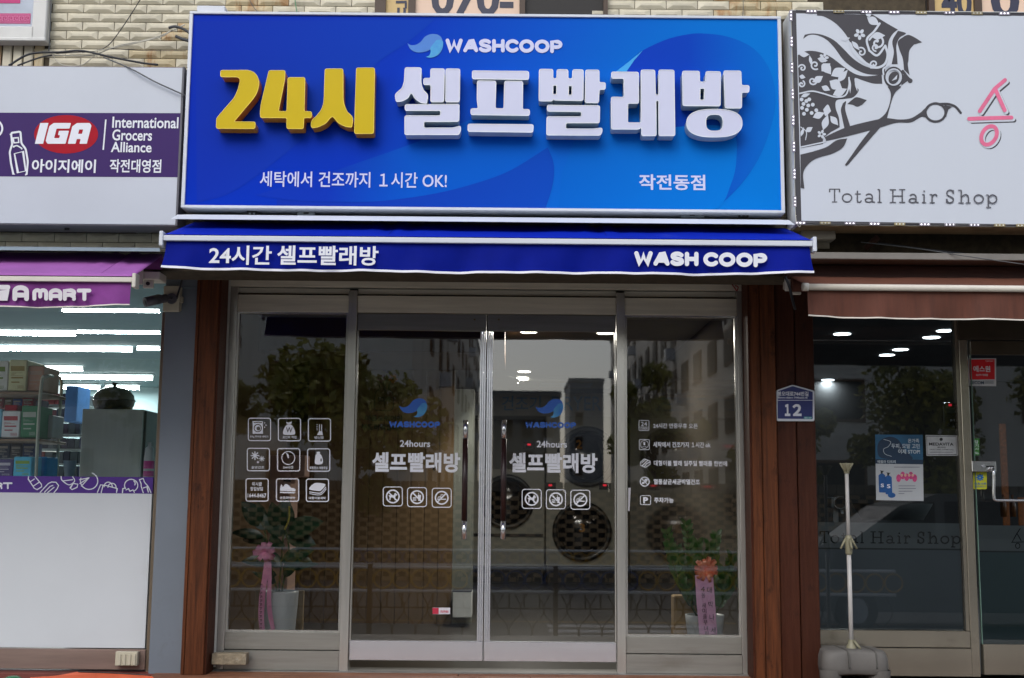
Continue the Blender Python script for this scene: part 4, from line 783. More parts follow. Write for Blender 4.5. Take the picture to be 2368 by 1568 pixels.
G[1][2].poly(c_(1, 2, sm([(21, 14), (31, 14), (36, 24), (35, 36), (19, 36), (19, 22)])), [c_(1, 2, ell(32.5, 27, 1.6, 4, 10))]); G[1][2].poly(c_(1, 2, [(22, 8), (30, 8), (30, 13), (22, 13)])); tx(1, 2, '세제/린스 자동투입', 5, 42, 47, 48.5)
tx(2, 0, '워시쿱', 15, 9, 38, 18); tx(2, 0, '창업상담', 11, 20, 41, 29); tx(2, 0, '1644-8467', 5, 35, 48, 45)
G[2][1].poly(c_(2, 1, smo([(9, 28), (12, 14), (16, 20), (22, 13), (28, 15), (34, 21), (44, 24), (45, 29)])+[(45, 30), (9, 29)])); G[2][1].poly(c_(2, 1, [(9, 31), (45, 32), (42, 35), (9, 34)])); tx(2, 1, '운동화세탁', 9, 42, 44, 48)
G[2][2].poly(c_(2, 2, sm([(14, 15), (24, 10), (42, 12), (45, 16), (36, 27), (30, 29), (10, 26), (8, 22)]))); G[2][2].stroke(c_(2, 2, smo([(9, 31), (30, 34), (37, 31), (46, 20)])), 2.2); G[2][2].stroke(c_(2, 2, smo([(9, 35), (30, 38), (39, 34), (47, 24)])), 1.6); tx(2, 2, '대형이불세탁', 7, 42, 46, 48)
for row in G:
    for g_ in row: g_.build('decal_icon', DECAL, f)
A = Art(.030, .0022); x, y = cells[0][1]; A.text('W', x+19, y+22, x+34, y+34, .01); A.build('dark_decal', DARK, f)
# ---- decals on the right window
A = Art(.030, .0012, .0002)
def nx():
    global A
    A.build('decal_icon', DECAL, f); A = Art(.030, .0012, .0002)
ZR = lambda p: zm(1415.8, 635.7, .3686, p)
def rt(s, x0, y0, x1, y1, b=.026): (a, c), (e_, g_) = ZR([(x0, y0), (x1, y1)]); L_ = Art(.030, .0012, .0002) if len(s) > 4 or s == '주차가능' else A; L_.text(s, a, c, e_, g_, b, 0, 2); L_ is A or L_.build('decal_lettering', DECAL, f)
A.stroke(ZR(rr(166, 913, 229, 976, 7)), 1.4, True); rt('24', 178, 921, 217, 949, .01); A.stroke(ZR([(166, 955), (229, 955)]), 1.1, caps=False); rt('OPEN', 174, 959, 224, 971, .01); rt('24시간 연중무휴 오픈', 255, 931, 534, 963)
nx(); A.stroke(ZR(rr(168, 1033, 231, 1096, 7)), 1.4, True); A.stroke(ZR(ell(200, 1064, 25, 25, 26)), 1.1, True); rt('1', 194, 1049, 205, 1068); rt('HOUR', 187, 1073, 213, 1081, .0); rt('세탁에서 건조까지 １시간 ok', 255, 1048, 616, 1083)
nx(); A.stroke(ZR([(175, 1175), (200, 1154), (236, 1168), (236, 1188), (206, 1208), (175, 1194), (175, 1175)]), 1.5); A.stroke(ZR([(186, 1198), (212, 1172), (222, 1163)]), 2.2); A.stroke(ZR([(200, 1203), (214, 1184), (236, 1172)]), 2.2); A.stroke(ZR([(182, 1180), (208, 1158)]), 1.6); rt('대형이불 빨래 일주일 빨래를 한번에', 259, 1165, 718, 1199)
nx(); A.stroke(ZR(ell(202, 1297, 28, 28, 26)), 2.4, True); A.stroke(ZR([(182, 1277), (222, 1317)]), 2.2); A.stroke(ZR([(184, 1312), (196, 1300), (205, 1302), (220, 1284)]), 1.8); A.poly(ZR(ell(208, 1290, 9, 13, 12, 30))); A.poly(ZR(ell(192, 1305, 9, 6, 10, 30))); rt('열풍살균세균박멸건조', 258, 1281, 547, 1315)
nx(); A.stroke(ZR(rr(175, 1385, 239, 1441, 8)), 1.4, True); rt('P', 192, 1394, 224, 1433, .05); rt('주차가능', 261, 1396, 383, 1431)
A.build('decal_icon', DECAL, f)
A = Art(.030, .0018); A.poly([(1452, 1128), (1458, 1128), (1455, 1182), (1452, 1182)]); A.build('paper_strip', mat('white_sticker', rgb(214, 212, 220), .5), f)
# red wiring tuft at the top right corner
tube('red_wires', [at(1690, 655, -.03), at(1697, 664, -.04), at(1703, 672, -.04), at(1706, 664, -.03), at(1699, 660, -.03)], .004, mat('red_wire', rgb(150, 26, 40), .5), f)
# ================================================================== timber posts, panels, column
YP = -.21
def post(xa, xb, wt, wb, label, groove):
    xl = (at(xa, 645, YP).x+at(xb, 1545, YP).x)/2; xr = (at(xa+wt, 645, YP).x+at(xb+wb, 1545, YP).x)/2
    e = empty('timber_post', ((xl+xr)/2, YP+.1, 0), label, 'post', 'timber posts beside the laundry front')
    g = groove
    box('side_board', xl, xl+g-.0015, YP, YP+.20, .0, ZH+.003, WOOD, e, .003); box('front_board', xl+g+.0015, xr, YP-.004, YP+.20, .0, ZH+.003, WOOD, e, .004)
    box('edge_board', *((xr-.004, xr+.012) if xr < 0 else (xl-.012, xl+.004)), YP+.012, -.015, .001, ZH+.002, WOODD, e, .002)
    return xl, xr
p0 = post(456, 417, 50, 55, 'tall reddish timber post left of the laundry front, next to the grey column', .022)
p1 = post(1738, 1741, 52, 64, 'tall reddish timber post right of the laundry front, next to the address plate', .060)
e = empty('timber_cladding', (p1[1]+.15, -.17, 0), 'two dark stained timber boards under the address plate between the shops', 'cladding')
XC = at(1892, 1200, -.19).x
xs = [p1[1]+.004, at(1843.5, 1100, -.18).x, XC]
for i in range(2): box('plank', xs[i]+.003, xs[i+1]-.003, -.185, -.02, .0, ZH+.003, WOODD, e, .004)
box('plank', p1[1]-.02, XC, -.10, -.015, .0, ZH, WOODD, e)
BG = stains(mat('blue_grey_panel', rgb(114, 122, 132), .55, var=.06, scale=2), rgb(84, 80, 78), .62, .85, 5, amt=.5)
YCx = -.14
cxa, cxb = (at(366, 1380, YCx).x*1), p0[0]-.001
col_ = box('grey_column', at(364, 1100, YCx).x, cxb, YCx, .08, -.15, 2.34, BG, None, .002); tag(col_, 'smooth blue grey clad column between the grocery window and the timber post', 'column')
b_ = box('lintel_panel', at(364, 1100, YCx).x, cxb, YCx-.012, YCx-.002, at(400, 640, YCx).z, 2.34, BG, col_)
st = pbox('stone_block', 489, 1511, 569, 1537, -.12, -.04, stains(mat('cement_block', rgb(150, 138, 116), .9, var=.2, scale=30, bump=.6), rgb(190, 184, 170), .55, .7, 20), None, .006, 2); tag(st, 'rough cement block lying under the left corner of the laundry window', 'block')
# address plate
ad = empty('address_plate', at(1838, 975, -.20), 'navy house shaped address plate with the number 12', 'address plate')
Za = lambda p: zm(1762.5, 491.2, .3317, p)
out_ = soft([(97, 1240), (210, 1201), (362, 1244), (362, 1455), (101, 1455)], 12)
prism('plate', Za(out_), -.20, -.186, (mat('white_plate_edge', rgb(214, 218, 226), .4),)*3, ad)
A = Art(-.20, .0005); A.poly(Za(soft([(106, 1247), (210, 1211), (350, 1251), (350, 1440), (106, 1438)], 6))); A.build('navy_field', mat('navy_plate', rgb(34, 44, 108), .4, var=.03), ad)
A = Art(-.20, .0015)
def ta(s, x0, y0, x1, y1, b=.02): (a, c), (e_, g_) = Za([(x0, y0), (x1, y1)]); A.text(s, a, c, e_, g_, b)
ta('봉오대로744번길', 103, 1248, 320, 1281, .025); ta('Bongo-daero 744beon-gil', 108, 1284, 312, 1302, .02); A.stroke(Za([(106, 1310), (350, 1310)]), 1, caps=False); ta('１', 155, 1336, 193, 1420, .05); ta('２', 208, 1336, 271, 1420, .05); A.build('lettering', PRINTW, ad)
A = Art(-.20, .0015); A.poly(Za([(288, 1424), (344, 1424), (344, 1441), (288, 1441)])); A.build('teal_field', mat('teal_print', rgb(40, 140, 150), .4), ad)
A = Art(-.20, .0025); ta('21117', 292, 1427, 341, 1438); A.build('number', PRINTW, ad)
# ================================================================== camera + junction box
CRM = stains(mat('cream_plastic', rgb(198, 190, 168), .5, var=.06), rgb(140, 126, 96), .66, .85, 8, amt=.4)
jb = empty('junction_box', at(398, 720, YCx-.03), 'cream junction box on the grey column, under the awning corner', 'junction box')
pbox('lid', 377, 661, 415, 720, YCx-.055, YCx-.022, CRM, jb, .006, 2); pbox('back', 380, 664, 419, 719, YCx-.02, YCx-.001, CRM, jb, .004); pbox('latch', 414, 686, 422, 700, YCx-.035, YCx-.01, CRM, jb, .003)
sc = empty('security_camera', at(395, 692, YCx-.06), 'black bullet security camera mounted on the cream junction box', 'camera')
c0 = at(397, 691, YCx-.06); BK = mat('charcoal_metal', rgb(92, 92, 100), .4, var=.1)
lathe_c = cylo('mount', (c0.x, YCx-.072, c0.z), (c0.x, YCx-.056, c0.z), .033, BK, sc, n=24)
b0 = at(376, 694, YCx-.17); b1 = at(338, 699, YCx-.26)
b0 = at(381, 690, YCx-.13); b1 = at(340, 699, YCx-.20)
cylo('arm', (c0.x, YCx-.07, c0.z), b0, .008, BK, sc); dr_ = (Vector(b1)-Vector(b0)).normalized()
cylo('housing', Vector(b0)-dr_*.012, b1, .026, BK, sc, n=22); cylo('sunshield', Vector(b0)+dr_*.03+Vector((0, 0, .003)), Vector(b1)+dr_*.015+Vector((0, 0, .003)), .030, BK, sc, n=22); cylo('lens', Vector(b1)+dr_*.016, Vector(b1)+dr_*.018, .017, DARK, sc)
tube('camera_cable', [c0+Vector((.03, 0, 0)), at(420, 650, YCx-.06), at(425, 628, YCx-.08), at(432, 612, YCx-.1)], .006, CABLEB, sc)
# ================================================================== grocery shop front
gf = empty('grocery_shopfront', at(180, 1545, 0), 'grocery shop window with white lower panels and a purple band', 'shopfront')
Yw = -.04
gx1 = (at(368, 720, Yw).x+at(350, 1500, Yw).x)/2; gx0 = -3.6
STB = mat('bronze_steel', rgb(140, 124, 106), .35, metal=.6, var=.15, scale=3, stretch=(6, 6, .4))
box('frame', gx1, at(364, 1100, YCx).x, Yw-.02, .06, -.10, 2.2, STB, gf, .002)
zb1, zb0 = at(180, 1102, Yw).z, at(175, 1140, Yw).z; zw0 = at(175, 1497, Yw).z; zs0 = at(175, 1546, Yw).z
mesh('pane', [(gx0, Yw+.01, zb1), (gx1, Yw+.01, zb1), (gx1, Yw+.01, 2.2), (gx0, Yw+.01, 2.2)], [(0, 1, 2, 3)], GLASSI, gf)
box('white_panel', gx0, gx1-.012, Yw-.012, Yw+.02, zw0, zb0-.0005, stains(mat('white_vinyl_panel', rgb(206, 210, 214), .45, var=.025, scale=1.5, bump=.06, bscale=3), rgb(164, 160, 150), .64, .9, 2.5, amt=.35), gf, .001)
box('purple_band', gx0, gx1-.010, Yw-.0125, Yw+.02, zb0, zb1, mat('violet_band', rgb(72, 30, 130), .45, var=.03), gf)
box('sill', gx0, gx1-.001, Yw-.03, Yw+.05, zs0, zw0-.006, stains(mat('dull_rosy_steel', rgb(150, 128, 118), .4, metal=.35, var=.15, scale=3, stretch=(.5, 1, 6)), rgb(128, 80, 60), .6, .8, 5, amt=.4), gf, .003)
box('base', gx0, at(435, 1560, -.1).x, -.16, .02, -.15, zs0-.012, mat('red_brown_tile', rgb(112, 52, 44), .6, var=.2, scale=8), gf, .004)
A = Art(Yw-.0125, .001, .0002); wordmark(A, 'RT', -14, 1115, 29, 1131, 4, 0)
Zg = lambda p: zm(0, 693.4, .2949, p)
S = lambda p, w=3, c=False: A.stroke(Zg(p), w*.75, c)
S([(225, 1385), (222, 1405), (270, 1478), (292, 1488), (328, 1465), (325, 1445), (275, 1385)]); S([(240, 1425), (270, 1405)]); S([(262, 1460), (305, 1432)])
S([(315, 1510), (380, 1440), (405, 1428), (440, 1430), (460, 1455), (450, 1480), (425, 1510)]); S([(350, 1508), (395, 1462), (415, 1455)]); S([(375, 1510), (425, 1470)]); 
S(smo([(480, 1385), (488, 1415), (540, 1450), (580, 1430), (585, 1410), (570, 1385)])); S([(495, 1420), (570, 1410)]); S([(580, 1440), (612, 1445), (605, 1470), (565, 1488), (552, 1475), (575, 1440)]); 
S(ell(700, 1420, 68, 66, 26, 0, -70, 200)); 
for p in ((625, 1410), (628, 1440), (640, 1460)): S([p, (700, 1395)])
S([(765, 1510), (790, 1450), (830, 1455), (905, 1475), (920, 1480), (915, 1510)]); S(ell(850, 1465, 32, 36, 12, 0, 180, 360)); S(ell(880, 1470, 32, 32, 12, 0, 180, 370)); S([(810, 1455), (795, 1512)])
S(ell(1030, 1455, 52, 48, 22, 0, 150, 420)); S([(985, 1475), (965, 1480), (962, 1512)]); S([(990, 1490), (1010, 1480), (1020, 1500), (1045, 1490), (1055, 1510)]); S(ell(1040, 1440, 22, 22, 8, 0, -60, 30))
S([(1095, 1410), (1125, 1400), (1135, 1430), (1165, 1465), (1185, 1510)]); S([(1095, 1410), (1108, 1440), (1110, 1465), (1125, 1512)]); S([(1125, 1475), (1155, 1465), (1165, 1508)])
A.build('printed_icons', PRINTW, gf)
so = empty('socket_cover', at(292, 1540, -.08), 'cream ribbed socket cover on the steel sill below the white panel', 'socket cover')
pbox('cover', 266, 1507, 317, 1540, -.12, -.075, CRM, so, .008, 3)
for i, x in enumerate((272, 283, 295, 306)): pbox('rib', x, 1513, x+7, 1539, -.127, -.118, CRM, so, .003)
# grocery interior -------------------------------------------------
TEAL = mat('pale_teal_wall', rgb(150, 172, 176), .8, var=.05, scale=2); ZCg = 2.62
room = box('grocery_ceiling', -6.5, -1.99, .1, 11, ZCg, ZCg+.05, mat('grey_teal_ceiling', rgb(96, 118, 124), .8, var=.08, scale=1)); tag(room, 'grey ceiling inside the grocery', 'ceiling', kind='structure')
k = box('grocery_back_wall', -6.5, -1.99, 9.9, 10, -.15, ZCg, TEAL); tag(k, 'pale panelled back wall of the grocery', 'wall', kind='structure')
for i in range(26): box('panel', -5.2+i*.13+.004, -5.2+(i+1)*.13-.004, 9.88, 9.9, 1.4, ZCg-.02, TEAL, k)
k = box('grocery_side_wall', -2.06, -1.99, .1, 9.9, -.15, ZCg, TEAL); tag(k, 'side wall between the grocery and the laundry', 'wall', kind='structure')
k = box('grocery_floor', -6.5, -1.99, .1, 9.9, -.14, -.12, mat('pale_floor', rgb(150, 150, 145), .5)); tag(k, 'grocery floor', 'floor', kind='structure')
TUBE = mat('lit_tube', (1, 1, 1), .4, emis=((.93, 1, .99), 9.0)); TRAY = mat('lamp_tray', rgb(170, 180, 182), .5)
def ftube(x0, x1, y, dist):
    Yt = dist-7.6; a, b = at(x0, y, Yt), at(x1, y, Yt); e = empty('tube_lamp', ((a.x+b.x)/2, Yt, a.z+.05), 'lit fluorescent tube in the grocery, %s' % ftube.words.pop(0), 'lamp', 'fluorescent tubes in the grocery')
    cylo('tube', a, (b.x, a.y, a.z), .017, TUBE, e, n=12); box('tray', a.x-.02, b.x+.02, Yt-.05, Yt+.05, a.z+.026, a.z+.05, TRAY, e)
    ld = bpy.data.lights.new('tube_light', 'AREA'); ld.shape = 'RECTANGLE'; ld.size = b.x-a.x; ld.size_y = .06; ld.energy = 17; ld.color = (.93, 1, .99); lo = bpy.data.objects.new('tube_light', ld); COL.objects.link(lo); lo.location = ((a.x+b.x)/2, Yt, a.z-.03); lo.visible_camera = False if False else True
    lo.parent = e; lo.matrix_parent_inverse = Matrix.Translation(-Vector(e.location))
ftube.words = ['the half hidden one under the awning edge', 'second row, left one', 'second row, right one', 'third row, the long middle one', 'third row, short one at the right', 'third row, cut by the left edge of the picture', 'fifth row, left one', 'fifth row, right one', 'far row, left one', 'far row, right one', 'fourth row above the shelf']
for a in ((145, 368, 711, 10.15), (-60, 174, 766.5, 11.55), (179, 369, 762, 11.5), (22, 305, 803, 12.7), (318, 368, 802, 12.7), (-80, 18, 803, 12.7), (119, 243, 870, 15.6), (245, 352, 871.5, 15.6), (145, 230, 894, 17.0), (246, 321, 894.5, 17.0), (104, 190, 851, 14.6)): ftube(*a)
# shelf unit
sh = empty('display_shelf', at(120, 1200, .55), 'cream framed shelf unit loaded with grocery boxes behind the market window', 'shelf')
Ys = .45; CRF = mat('cream_tube', rgb(190, 196, 180), .5)
for dY, x0, x1 in ((0, 88, 76), (.0, 162, 152)):
    pass
tube('frame', [at(142*.2949*0+83, 1102, Ys), at(90, 960, Ys), at(97, 880, Ys), at(104, 872, Ys), at(114, 869, Ys+.05), at(128, 872, Ys+.35), at(142, 882, Ys+.4), at(138, 960, Ys+.4), at(131, 1102, Ys+.4)], .011, CRF, sh)
for y, z in ((905, 0), (1014, 0), (1120, 0)):
    pbox('shelf_board', -160, y, 96, y+6, Ys+.0, Ys+.45, mat('tan_shelf', rgb(150, 126, 104), .6, var=.15), sh, .003)
def carton(x0, y0, x1, y1, Y, dep, c, label, cat='box', c2=None, extra=None):
    e = empty('grocery_box' if cat == 'box' else cat.replace(' ', '_'), at((x0+x1)/2, y1, Y), label, cat)
    pbox('carton', x0, y0, x1, y1, Y, Y+dep, mat('box_%d_%d_%d' % c, rgb(*c, 1.7), .55, var=.12, scale=14), e, .006)
    if c2: A = Art(Y, .001); h_ = y1-y0; w_ = x1-x0; A.poly([(x0+w_*.12, y0+h_*.2), (x1-w_*.12, y0+h_*.2), (x1-w_*.12, y0+h_*.36), (x0+w_*.12, y0+h_*.36)]); A.poly([(x0+w_*.15, y0+h_*.55), (x0+w_*.8, y0+h_*.55), (x0+w_*.8, y0+h_*.6), (x0+w_*.15, y0+h_*.6)]); A.poly([(x0+w_*.15, y0+h_*.7), (x0+w_*.6, y0+h_*.7), (x0+w_*.6, y0+h_*.74), (x0+w_*.15, y0+h_*.74)]); [A.stroke([(x0+w_*(.5+.04*q), y0+h_*.82), (x0+w_*(.5+.04*q), y0+h_*.93)], .6, caps=False) for q in range(9)]; [A.stroke([(x0+w_*.14, y0+h_*(.42+.03*q)), (x0+w_*(.5+.3*math.sin(q*2.3+x0)), y0+h_*(.42+.03*q))], .7, caps=False) for q in range(4)]; A.build('print', mat('box_%d_%d_%d' % c2, rgb(*c2), .55), e)
    return e
carton(-40, 834, 19, 904, Ys+.02, .3, (178, 182, 176), 'pale box with green leaves print on the top shelf by the left edge', c2=(120, 150, 60))
carton(20, 832, 62, 904, Ys+.02, .3, (176, 178, 140), 'pale olive carton on the top shelf', c2=(168, 150, 80)); carton(63, 846, 101, 904, Ys+.04, .28, (160, 124, 104), 'kraft brown carton at the right end of the top shelf', c2=(196, 170, 150))
carton(-30, 945, 3, 1012, Ys+.02, .25, (110, 170, 190), 'light blue packet on the middle shelf at the left edge'); carton(4, 950, 46, 1012, Ys+.02, .22, (186, 190, 192), 'white rice packet with red top on the middle shelf', c2=(180, 60, 70)); pbox('red_flap', 10, 936, 40, 951, Ys+.05, Ys+.2, mat('red_print', rgb(186, 32, 52), .45), bpy.data.objects[-1] if False else sh, .006)
carton(48, 938, 88, 1012, Ys+.02, .25, (40, 104, 70), 'green packet on the middle shelf', c2=(190, 200, 190)); carton(97, 960, 122, 1012, Ys+.2, .2, (130, 136, 134), 'grey packet leaning behind the shelf frame')
carton(-20, 1062, 30, 1102, Ys-.02, .2, (60, 50, 96), 'dark purple cookie packet at the bottom left of the market window', c2=(200, 196, 210)); carton(31, 1056, 73, 1102, Ys-.02, .2, (70, 160, 190), 'sky blue snack packet on the lowest shelf', c2=(150, 190, 80)); carton(74, 1056, 108, 1102, Ys+.15, .2, (40, 120, 170), 'blue packet half behind the shelf post')
for (x0, y0, x1, y1, c), lb in zip(((-20, 918, 8, 945, (130, 50, 56)), (10, 920, 28, 945, (90, 80, 60)), (29, 922, 50, 945, (50, 80, 150)), (51, 917, 78, 945, (140, 40, 50)), (80, 925, 96, 1010, (60, 60, 80)), (-10, 1024, 22, 1060, (50, 60, 80)), (24, 1026, 50, 1060, (70, 70, 76)), (52, 1024, 82, 1060, (36, 50, 90))), ('red packet behind the white one, at the left edge under the top shelf', 'olive packet in the back row just above the white packet', 'mid blue packet in the back row between olive and crimson ones', 'crimson packet in the back row above the green packet', 'tall slate packet behind the shelf post, right of the green packet', 'dark blue packet at the left of the back row on the lowest shelf', 'dark grey packet in the middle of the lowest back row', 'navy packet at the right of the lowest back row')):
    e = carton(x0, y0, x1, y1, Ys+.30, .12, c, lb, c2=(200, 196, 190)); e['group'] = 'packets at the back of the shelf unit'
# second shelf deeper, full of dark goods
dk = empty('goods_rack', at(200, 1100, 2.6), 'dark rack packed with small goods deeper in the grocery', 'shelf')
for r in range(7):
    y0 = 905+r*34; pbox('shelf_board', -60, y0+30, 200, y0+32, 2.5, 2.9, TRAY, dk)
    x = -50
    while x < 186:
        w_ = random.uniform(10, 24); c = random.choice([(46, 60, 90), (36, 44, 62), (120, 50, 54), (60, 74, 80), (90, 98, 104), (34, 80, 120), (52, 44, 66)]); pbox('packet', x, y0+random.uniform(2, 10), x+w_-1.5, y0+30, 2.52, 2.75, mat('box_%d_%d_%d' % c, rgb(*c), .55, var=.12, scale=14), dk); x += w_
carton(150, 892, 178, 975, 2.2, .3, (60, 100, 150), 'blue wrapped bale standing on the dark rack')
cb = empty('counter_cabinet', at(250, 1110, 1.2), 'pale grey cabinet with a lidded pan on top inside the grocery', 'cabinet')
GW2 = mat('grey_laminate', rgb(196, 200, 194), .6, var=.08, scale=3, stretch=(8, 1, .4)); X0, X1, Z0_, Z1_ = rect(186, 946, 327, 1130, 1.0)
box('body', X0, X1, 1.0, 1.6, -.12, Z1_, GW2, cb, .004); box('side_panel', X1+.002, X1+.02, 1.02, 1.9, -.12, Z1_-.01, mat('dark_side', rgb(70, 78, 78), .6), cb)
bw = empty('lidded_pan', (at(256, 945, 1.2).x, 1.25, Z1_), 'black pan with a domed lid on top of the grey cabinet', 'pan'); PB_ = mat('black_enamel', (.03, .026, .024), .25); cc = (at(257, 945, 1.2).x, 1.25, Z1_)
lathe('pan', cc, [(.0, .0), (.125, .0), (.145, .05), (.150, .075), (.158, .08), (.150, .085)], PB_, bw); lathe('lid', cc, [(.148, .084), (.14, .12), (.11, .155), (.06, .178), (.0, .184)], mat('smoked_lid', rgb(86, 84, 74), .2), bw); lathe('knob', cc, [(.0, .182), (.012, .184), (.014, .20), (.024, .203), (.022, .212), (.0, .214)], PB_, bw)
bt = empty('spray_bottle', at(345, 1108, .25), 'white and pink bottles standing at the right edge of the market window', 'bottle'); q = at(343, 1102, .25)
lathe('bottle', (q.x, .25, q.z-.05), [(.0, 0), (.033, 0), (.033, .17), (.030, .19), (.028, .23), (.012, .245), (.012, .27), (.0, .27)], mat('white_bottle', rgb(190, 196, 198), .4), bt); lathe('label_band', (q.x, .25, q.z-.05), [(.0335, .05), (.0335, .085)], mat('pink_label', rgb(190, 60, 140), .4), bt); lathe('label_band', (q.x, .25, q.z-.05), [(.0335, .10), (.0335, .15)], mat('pink_label', rgb(190, 60, 140), .4), bt)
cup = empty('plastic_tub', at(160, 1100, .5), 'clear plastic tub beside the shelf frame', 'tub'); q = at(160, 1102, .5); lathe('tub', (q.x, .5, q.z), [(.0, 0), (.03, .0), (.042, .1), (.045, .105)], mat('frosted_tub', rgb(130, 150, 165), .3), cup)
# orange crate tops and green lid at the lower left
oc = empty('orange_cover', at(200, 1565, -.35), 'orange plastic sheet edge lying at the bottom left corner', 'sheet')
q = [at(x, y, Y) for x, y, Y in ((70, 1566, -.42), (130, 1562, -.42), (180, 1553, -.40), (260, 1556, -.40), (350, 1562, -.42), (380, 1590, -.5), (60, 1600, -.5))]
mesh('sheet', [v for v in q]+[v+Vector((0, .05, -.1)) for v in q], [(0, 1, 2, 3, 4, 5, 6), (1, 0, 7, 8), (2, 1, 8, 9), (3, 2, 9, 10), (4, 3, 10, 11)], mat('orange_plastic', rgb(206, 96, 62), .45, var=.15), oc)
tube('dark_hem', [at(180, 1553, -.405), at(260, 1556, -.405), at(350, 1562, -.42)], .003, DARK, oc)
gl = tag(lathe('green_lid', (at(30, 1567, -.35).x, -.35, at(30, 1574, -.35).z), [(0, .028), (.03, .026), (.05, .015), (.056, 0)], mat('green_glass', rgb(20, 110, 70), .2)), 'green glass lid poking in at the bottom left corner', 'lid')
# ================================================================== laundry interior
def wall(name, x0, x1, y0, y1, z0, z1, m, label, cat='wall'): o = box(name, x0, x1, y0, y1, z0, z1, m); return tag(o, label, cat, kind='structure')
BRW = stains(mat('brown_panel_wall', rgb(102, 80, 50), .6, var=.12, scale=2, stretch=(5, 1, .3)), rgb(60, 44, 26), .6, .85, 2, amt=.3)
ZC = 2.42; LW = mat('off_white_wall', rgb(176, 176, 170), .8, var=.05, scale=1)
wall('laundry_floor', -1.98, 1.70, .16, 8.9, -.01, .0, stains(mat('dark_floor_tile', rgb(62, 58, 52), .35, var=.15, scale=2), rgb(40, 38, 34), .55, .8, 3), 'dark tiled floor inside the laundry', 'floor')
wall('laundry_ceiling', -1.98, 1.70, .12, 8.9, ZC, ZC+.04, mat('grey_ceiling', rgb(120, 122, 124), .8, var=.05), 'plain ceiling inside the laundry', 'ceiling')
wall('laundry_left_wall', -1.985, -1.93, .12, 8.9, 0, ZC, BRW, 'brown left wall of the laundry'); wall('laundry_right_wall', 1.52, 1.62, .12, 8.9, 0, ZC, mat('polished_taupe_wall', rgb(110, 102, 92), .07, metal=.55, var=.08), 'polished taupe right wall of the laundry')
wall('laundry_back_wall', -1.93, 1.52, 8.75, 8.85, 0, ZC, LW, 'white back wall of the laundry behind the dryers')
XB_ = at(1046, 1200, 2.9).x; pw = wall('partition_wall', -1.93, XB_, 2.9, 3.05, 0, ZC, BRW, 'brown panelled partition inside the laundry behind the left door')
n_ = 12
for i in range(n_):
    a = -1.93+(XB_+1.93)*i/n_; box('panel', a+.003, a+(XB_+1.93)/n_-.003, 2.885, 2.9, .0, ZC-.02, BRW, pw)
wall('grey_side_wall', XB_+.002, at(1091, 1300, 2.95).x, 2.93, 3.3, 0, 2.0, mat('grey_green_wall', rgb(112, 116, 108), .7), 'narrow grey end of the partition in the laundry')
wall('bulkhead', -1.93, -.05, 1.6, 2.88, 2.16, ZC-.001, mat('brown_bulkhead', rgb(70, 48, 28), .6, var=.1), 'brown bulkhead hanging over the left half of the laundry', 'bulkhead')
# vase mural
mu = empty('wall_mural', at(897, 1000, 2.88), 'flower bottle mural with two lines of Korean lettering on the brown partition', 'mural')
DG = mat('dark_green_print', rgb(26, 44, 30), .6)
A = Art(2.885, .003); Zm = lambda p: zm(780, 635.7, .3686, p)
A.stroke(Zm(smo([(265, 690), (262, 715), (238, 745), (234, 840), (280, 850), (345, 842), (348, 750), (325, 715), (322, 690)])), 1.6); A.stroke(Zm([(305, 660), (292, 830)]), 1); A.stroke(Zm([(285, 665), (300, 750)]), 1); A.stroke(Zm([(335, 665), (308, 750)]), 1)
def mt(s, x0, y0, x1, y1): (a, c), (e_, g_) = Zm([(x0, y0), (x1, y1)]); A.text(s, a, c, e_, g_, .03)
mt('LO VE', 255, 765, 335, 795); mt('마음도쉬어야', 175, 880, 410, 918); mt('부드러워집니다', 150, 935, 420, 975); A.build('lettering', DG, mu)
for cx_, cy_, c in ((312, 590, (80, 50, 80)), (275, 650, (104, 34, 50)), (348, 650, (190, 110, 40))):
    A = Art(2.885, .004)
    for q in range(5): A.poly(Zm(ell(cx_+18*math.cos(q*1.257+.3), cy_+18*math.sin(q*1.257+.3), 13, 10, 10)))
    A.build('painted_flower', mat('flower_%d' % c[0], rgb(*c), .6), mu)
# kiosk and screen at the left
ki = empty('payment_kiosk', (at(650, 1200, 2.2).x, 2.4, 0), 'pale pink payment kiosk behind the left laundry window', 'kiosk'); KM = mat('pale_pink_plastic', rgb(214, 180, 166), .5, var=.05)
X0, X1, Z0_, Z1_ = rect(604, 1052, 668, 1440, 2.2); box('body', X0, X1, 2.2, 2.55, .0, Z1_, KM, ki, .01, 2); box('head', X1-.001, at(706, 1100, 2.2).x, 2.2, 2.4, at(700, 1103, 2.2).z, Z1_, KM, ki, .008); pbox('slot', 655, 1106, 672, 1114, 2.19, 2.2, DARK, ki)
tv = empty('wall_screen', at(690, 900, 2.4), 'dark screen hanging behind the left laundry window', 'screen')
X0, X1, Z0_, Z1_ = rect(662, 790, 716, 975, 2.3); mesh('screen', [(X0, 2.6, Z0_), (X1, 2.25, Z0_), (X1, 2.25, Z1_), (X0, 2.6, Z1_), (X0, 2.63, Z0_), (X1, 2.28, Z0_), (X1, 2.28, Z1_), (X0, 2.63, Z1_)], [(0, 1, 2, 3), (4, 5, 6, 7), (0, 1, 5, 4), (3, 2, 6, 7), (0, 3, 7, 4), (1, 2, 6, 5)], mat('dark_screen', (.012, .016, .025), .2), tv)
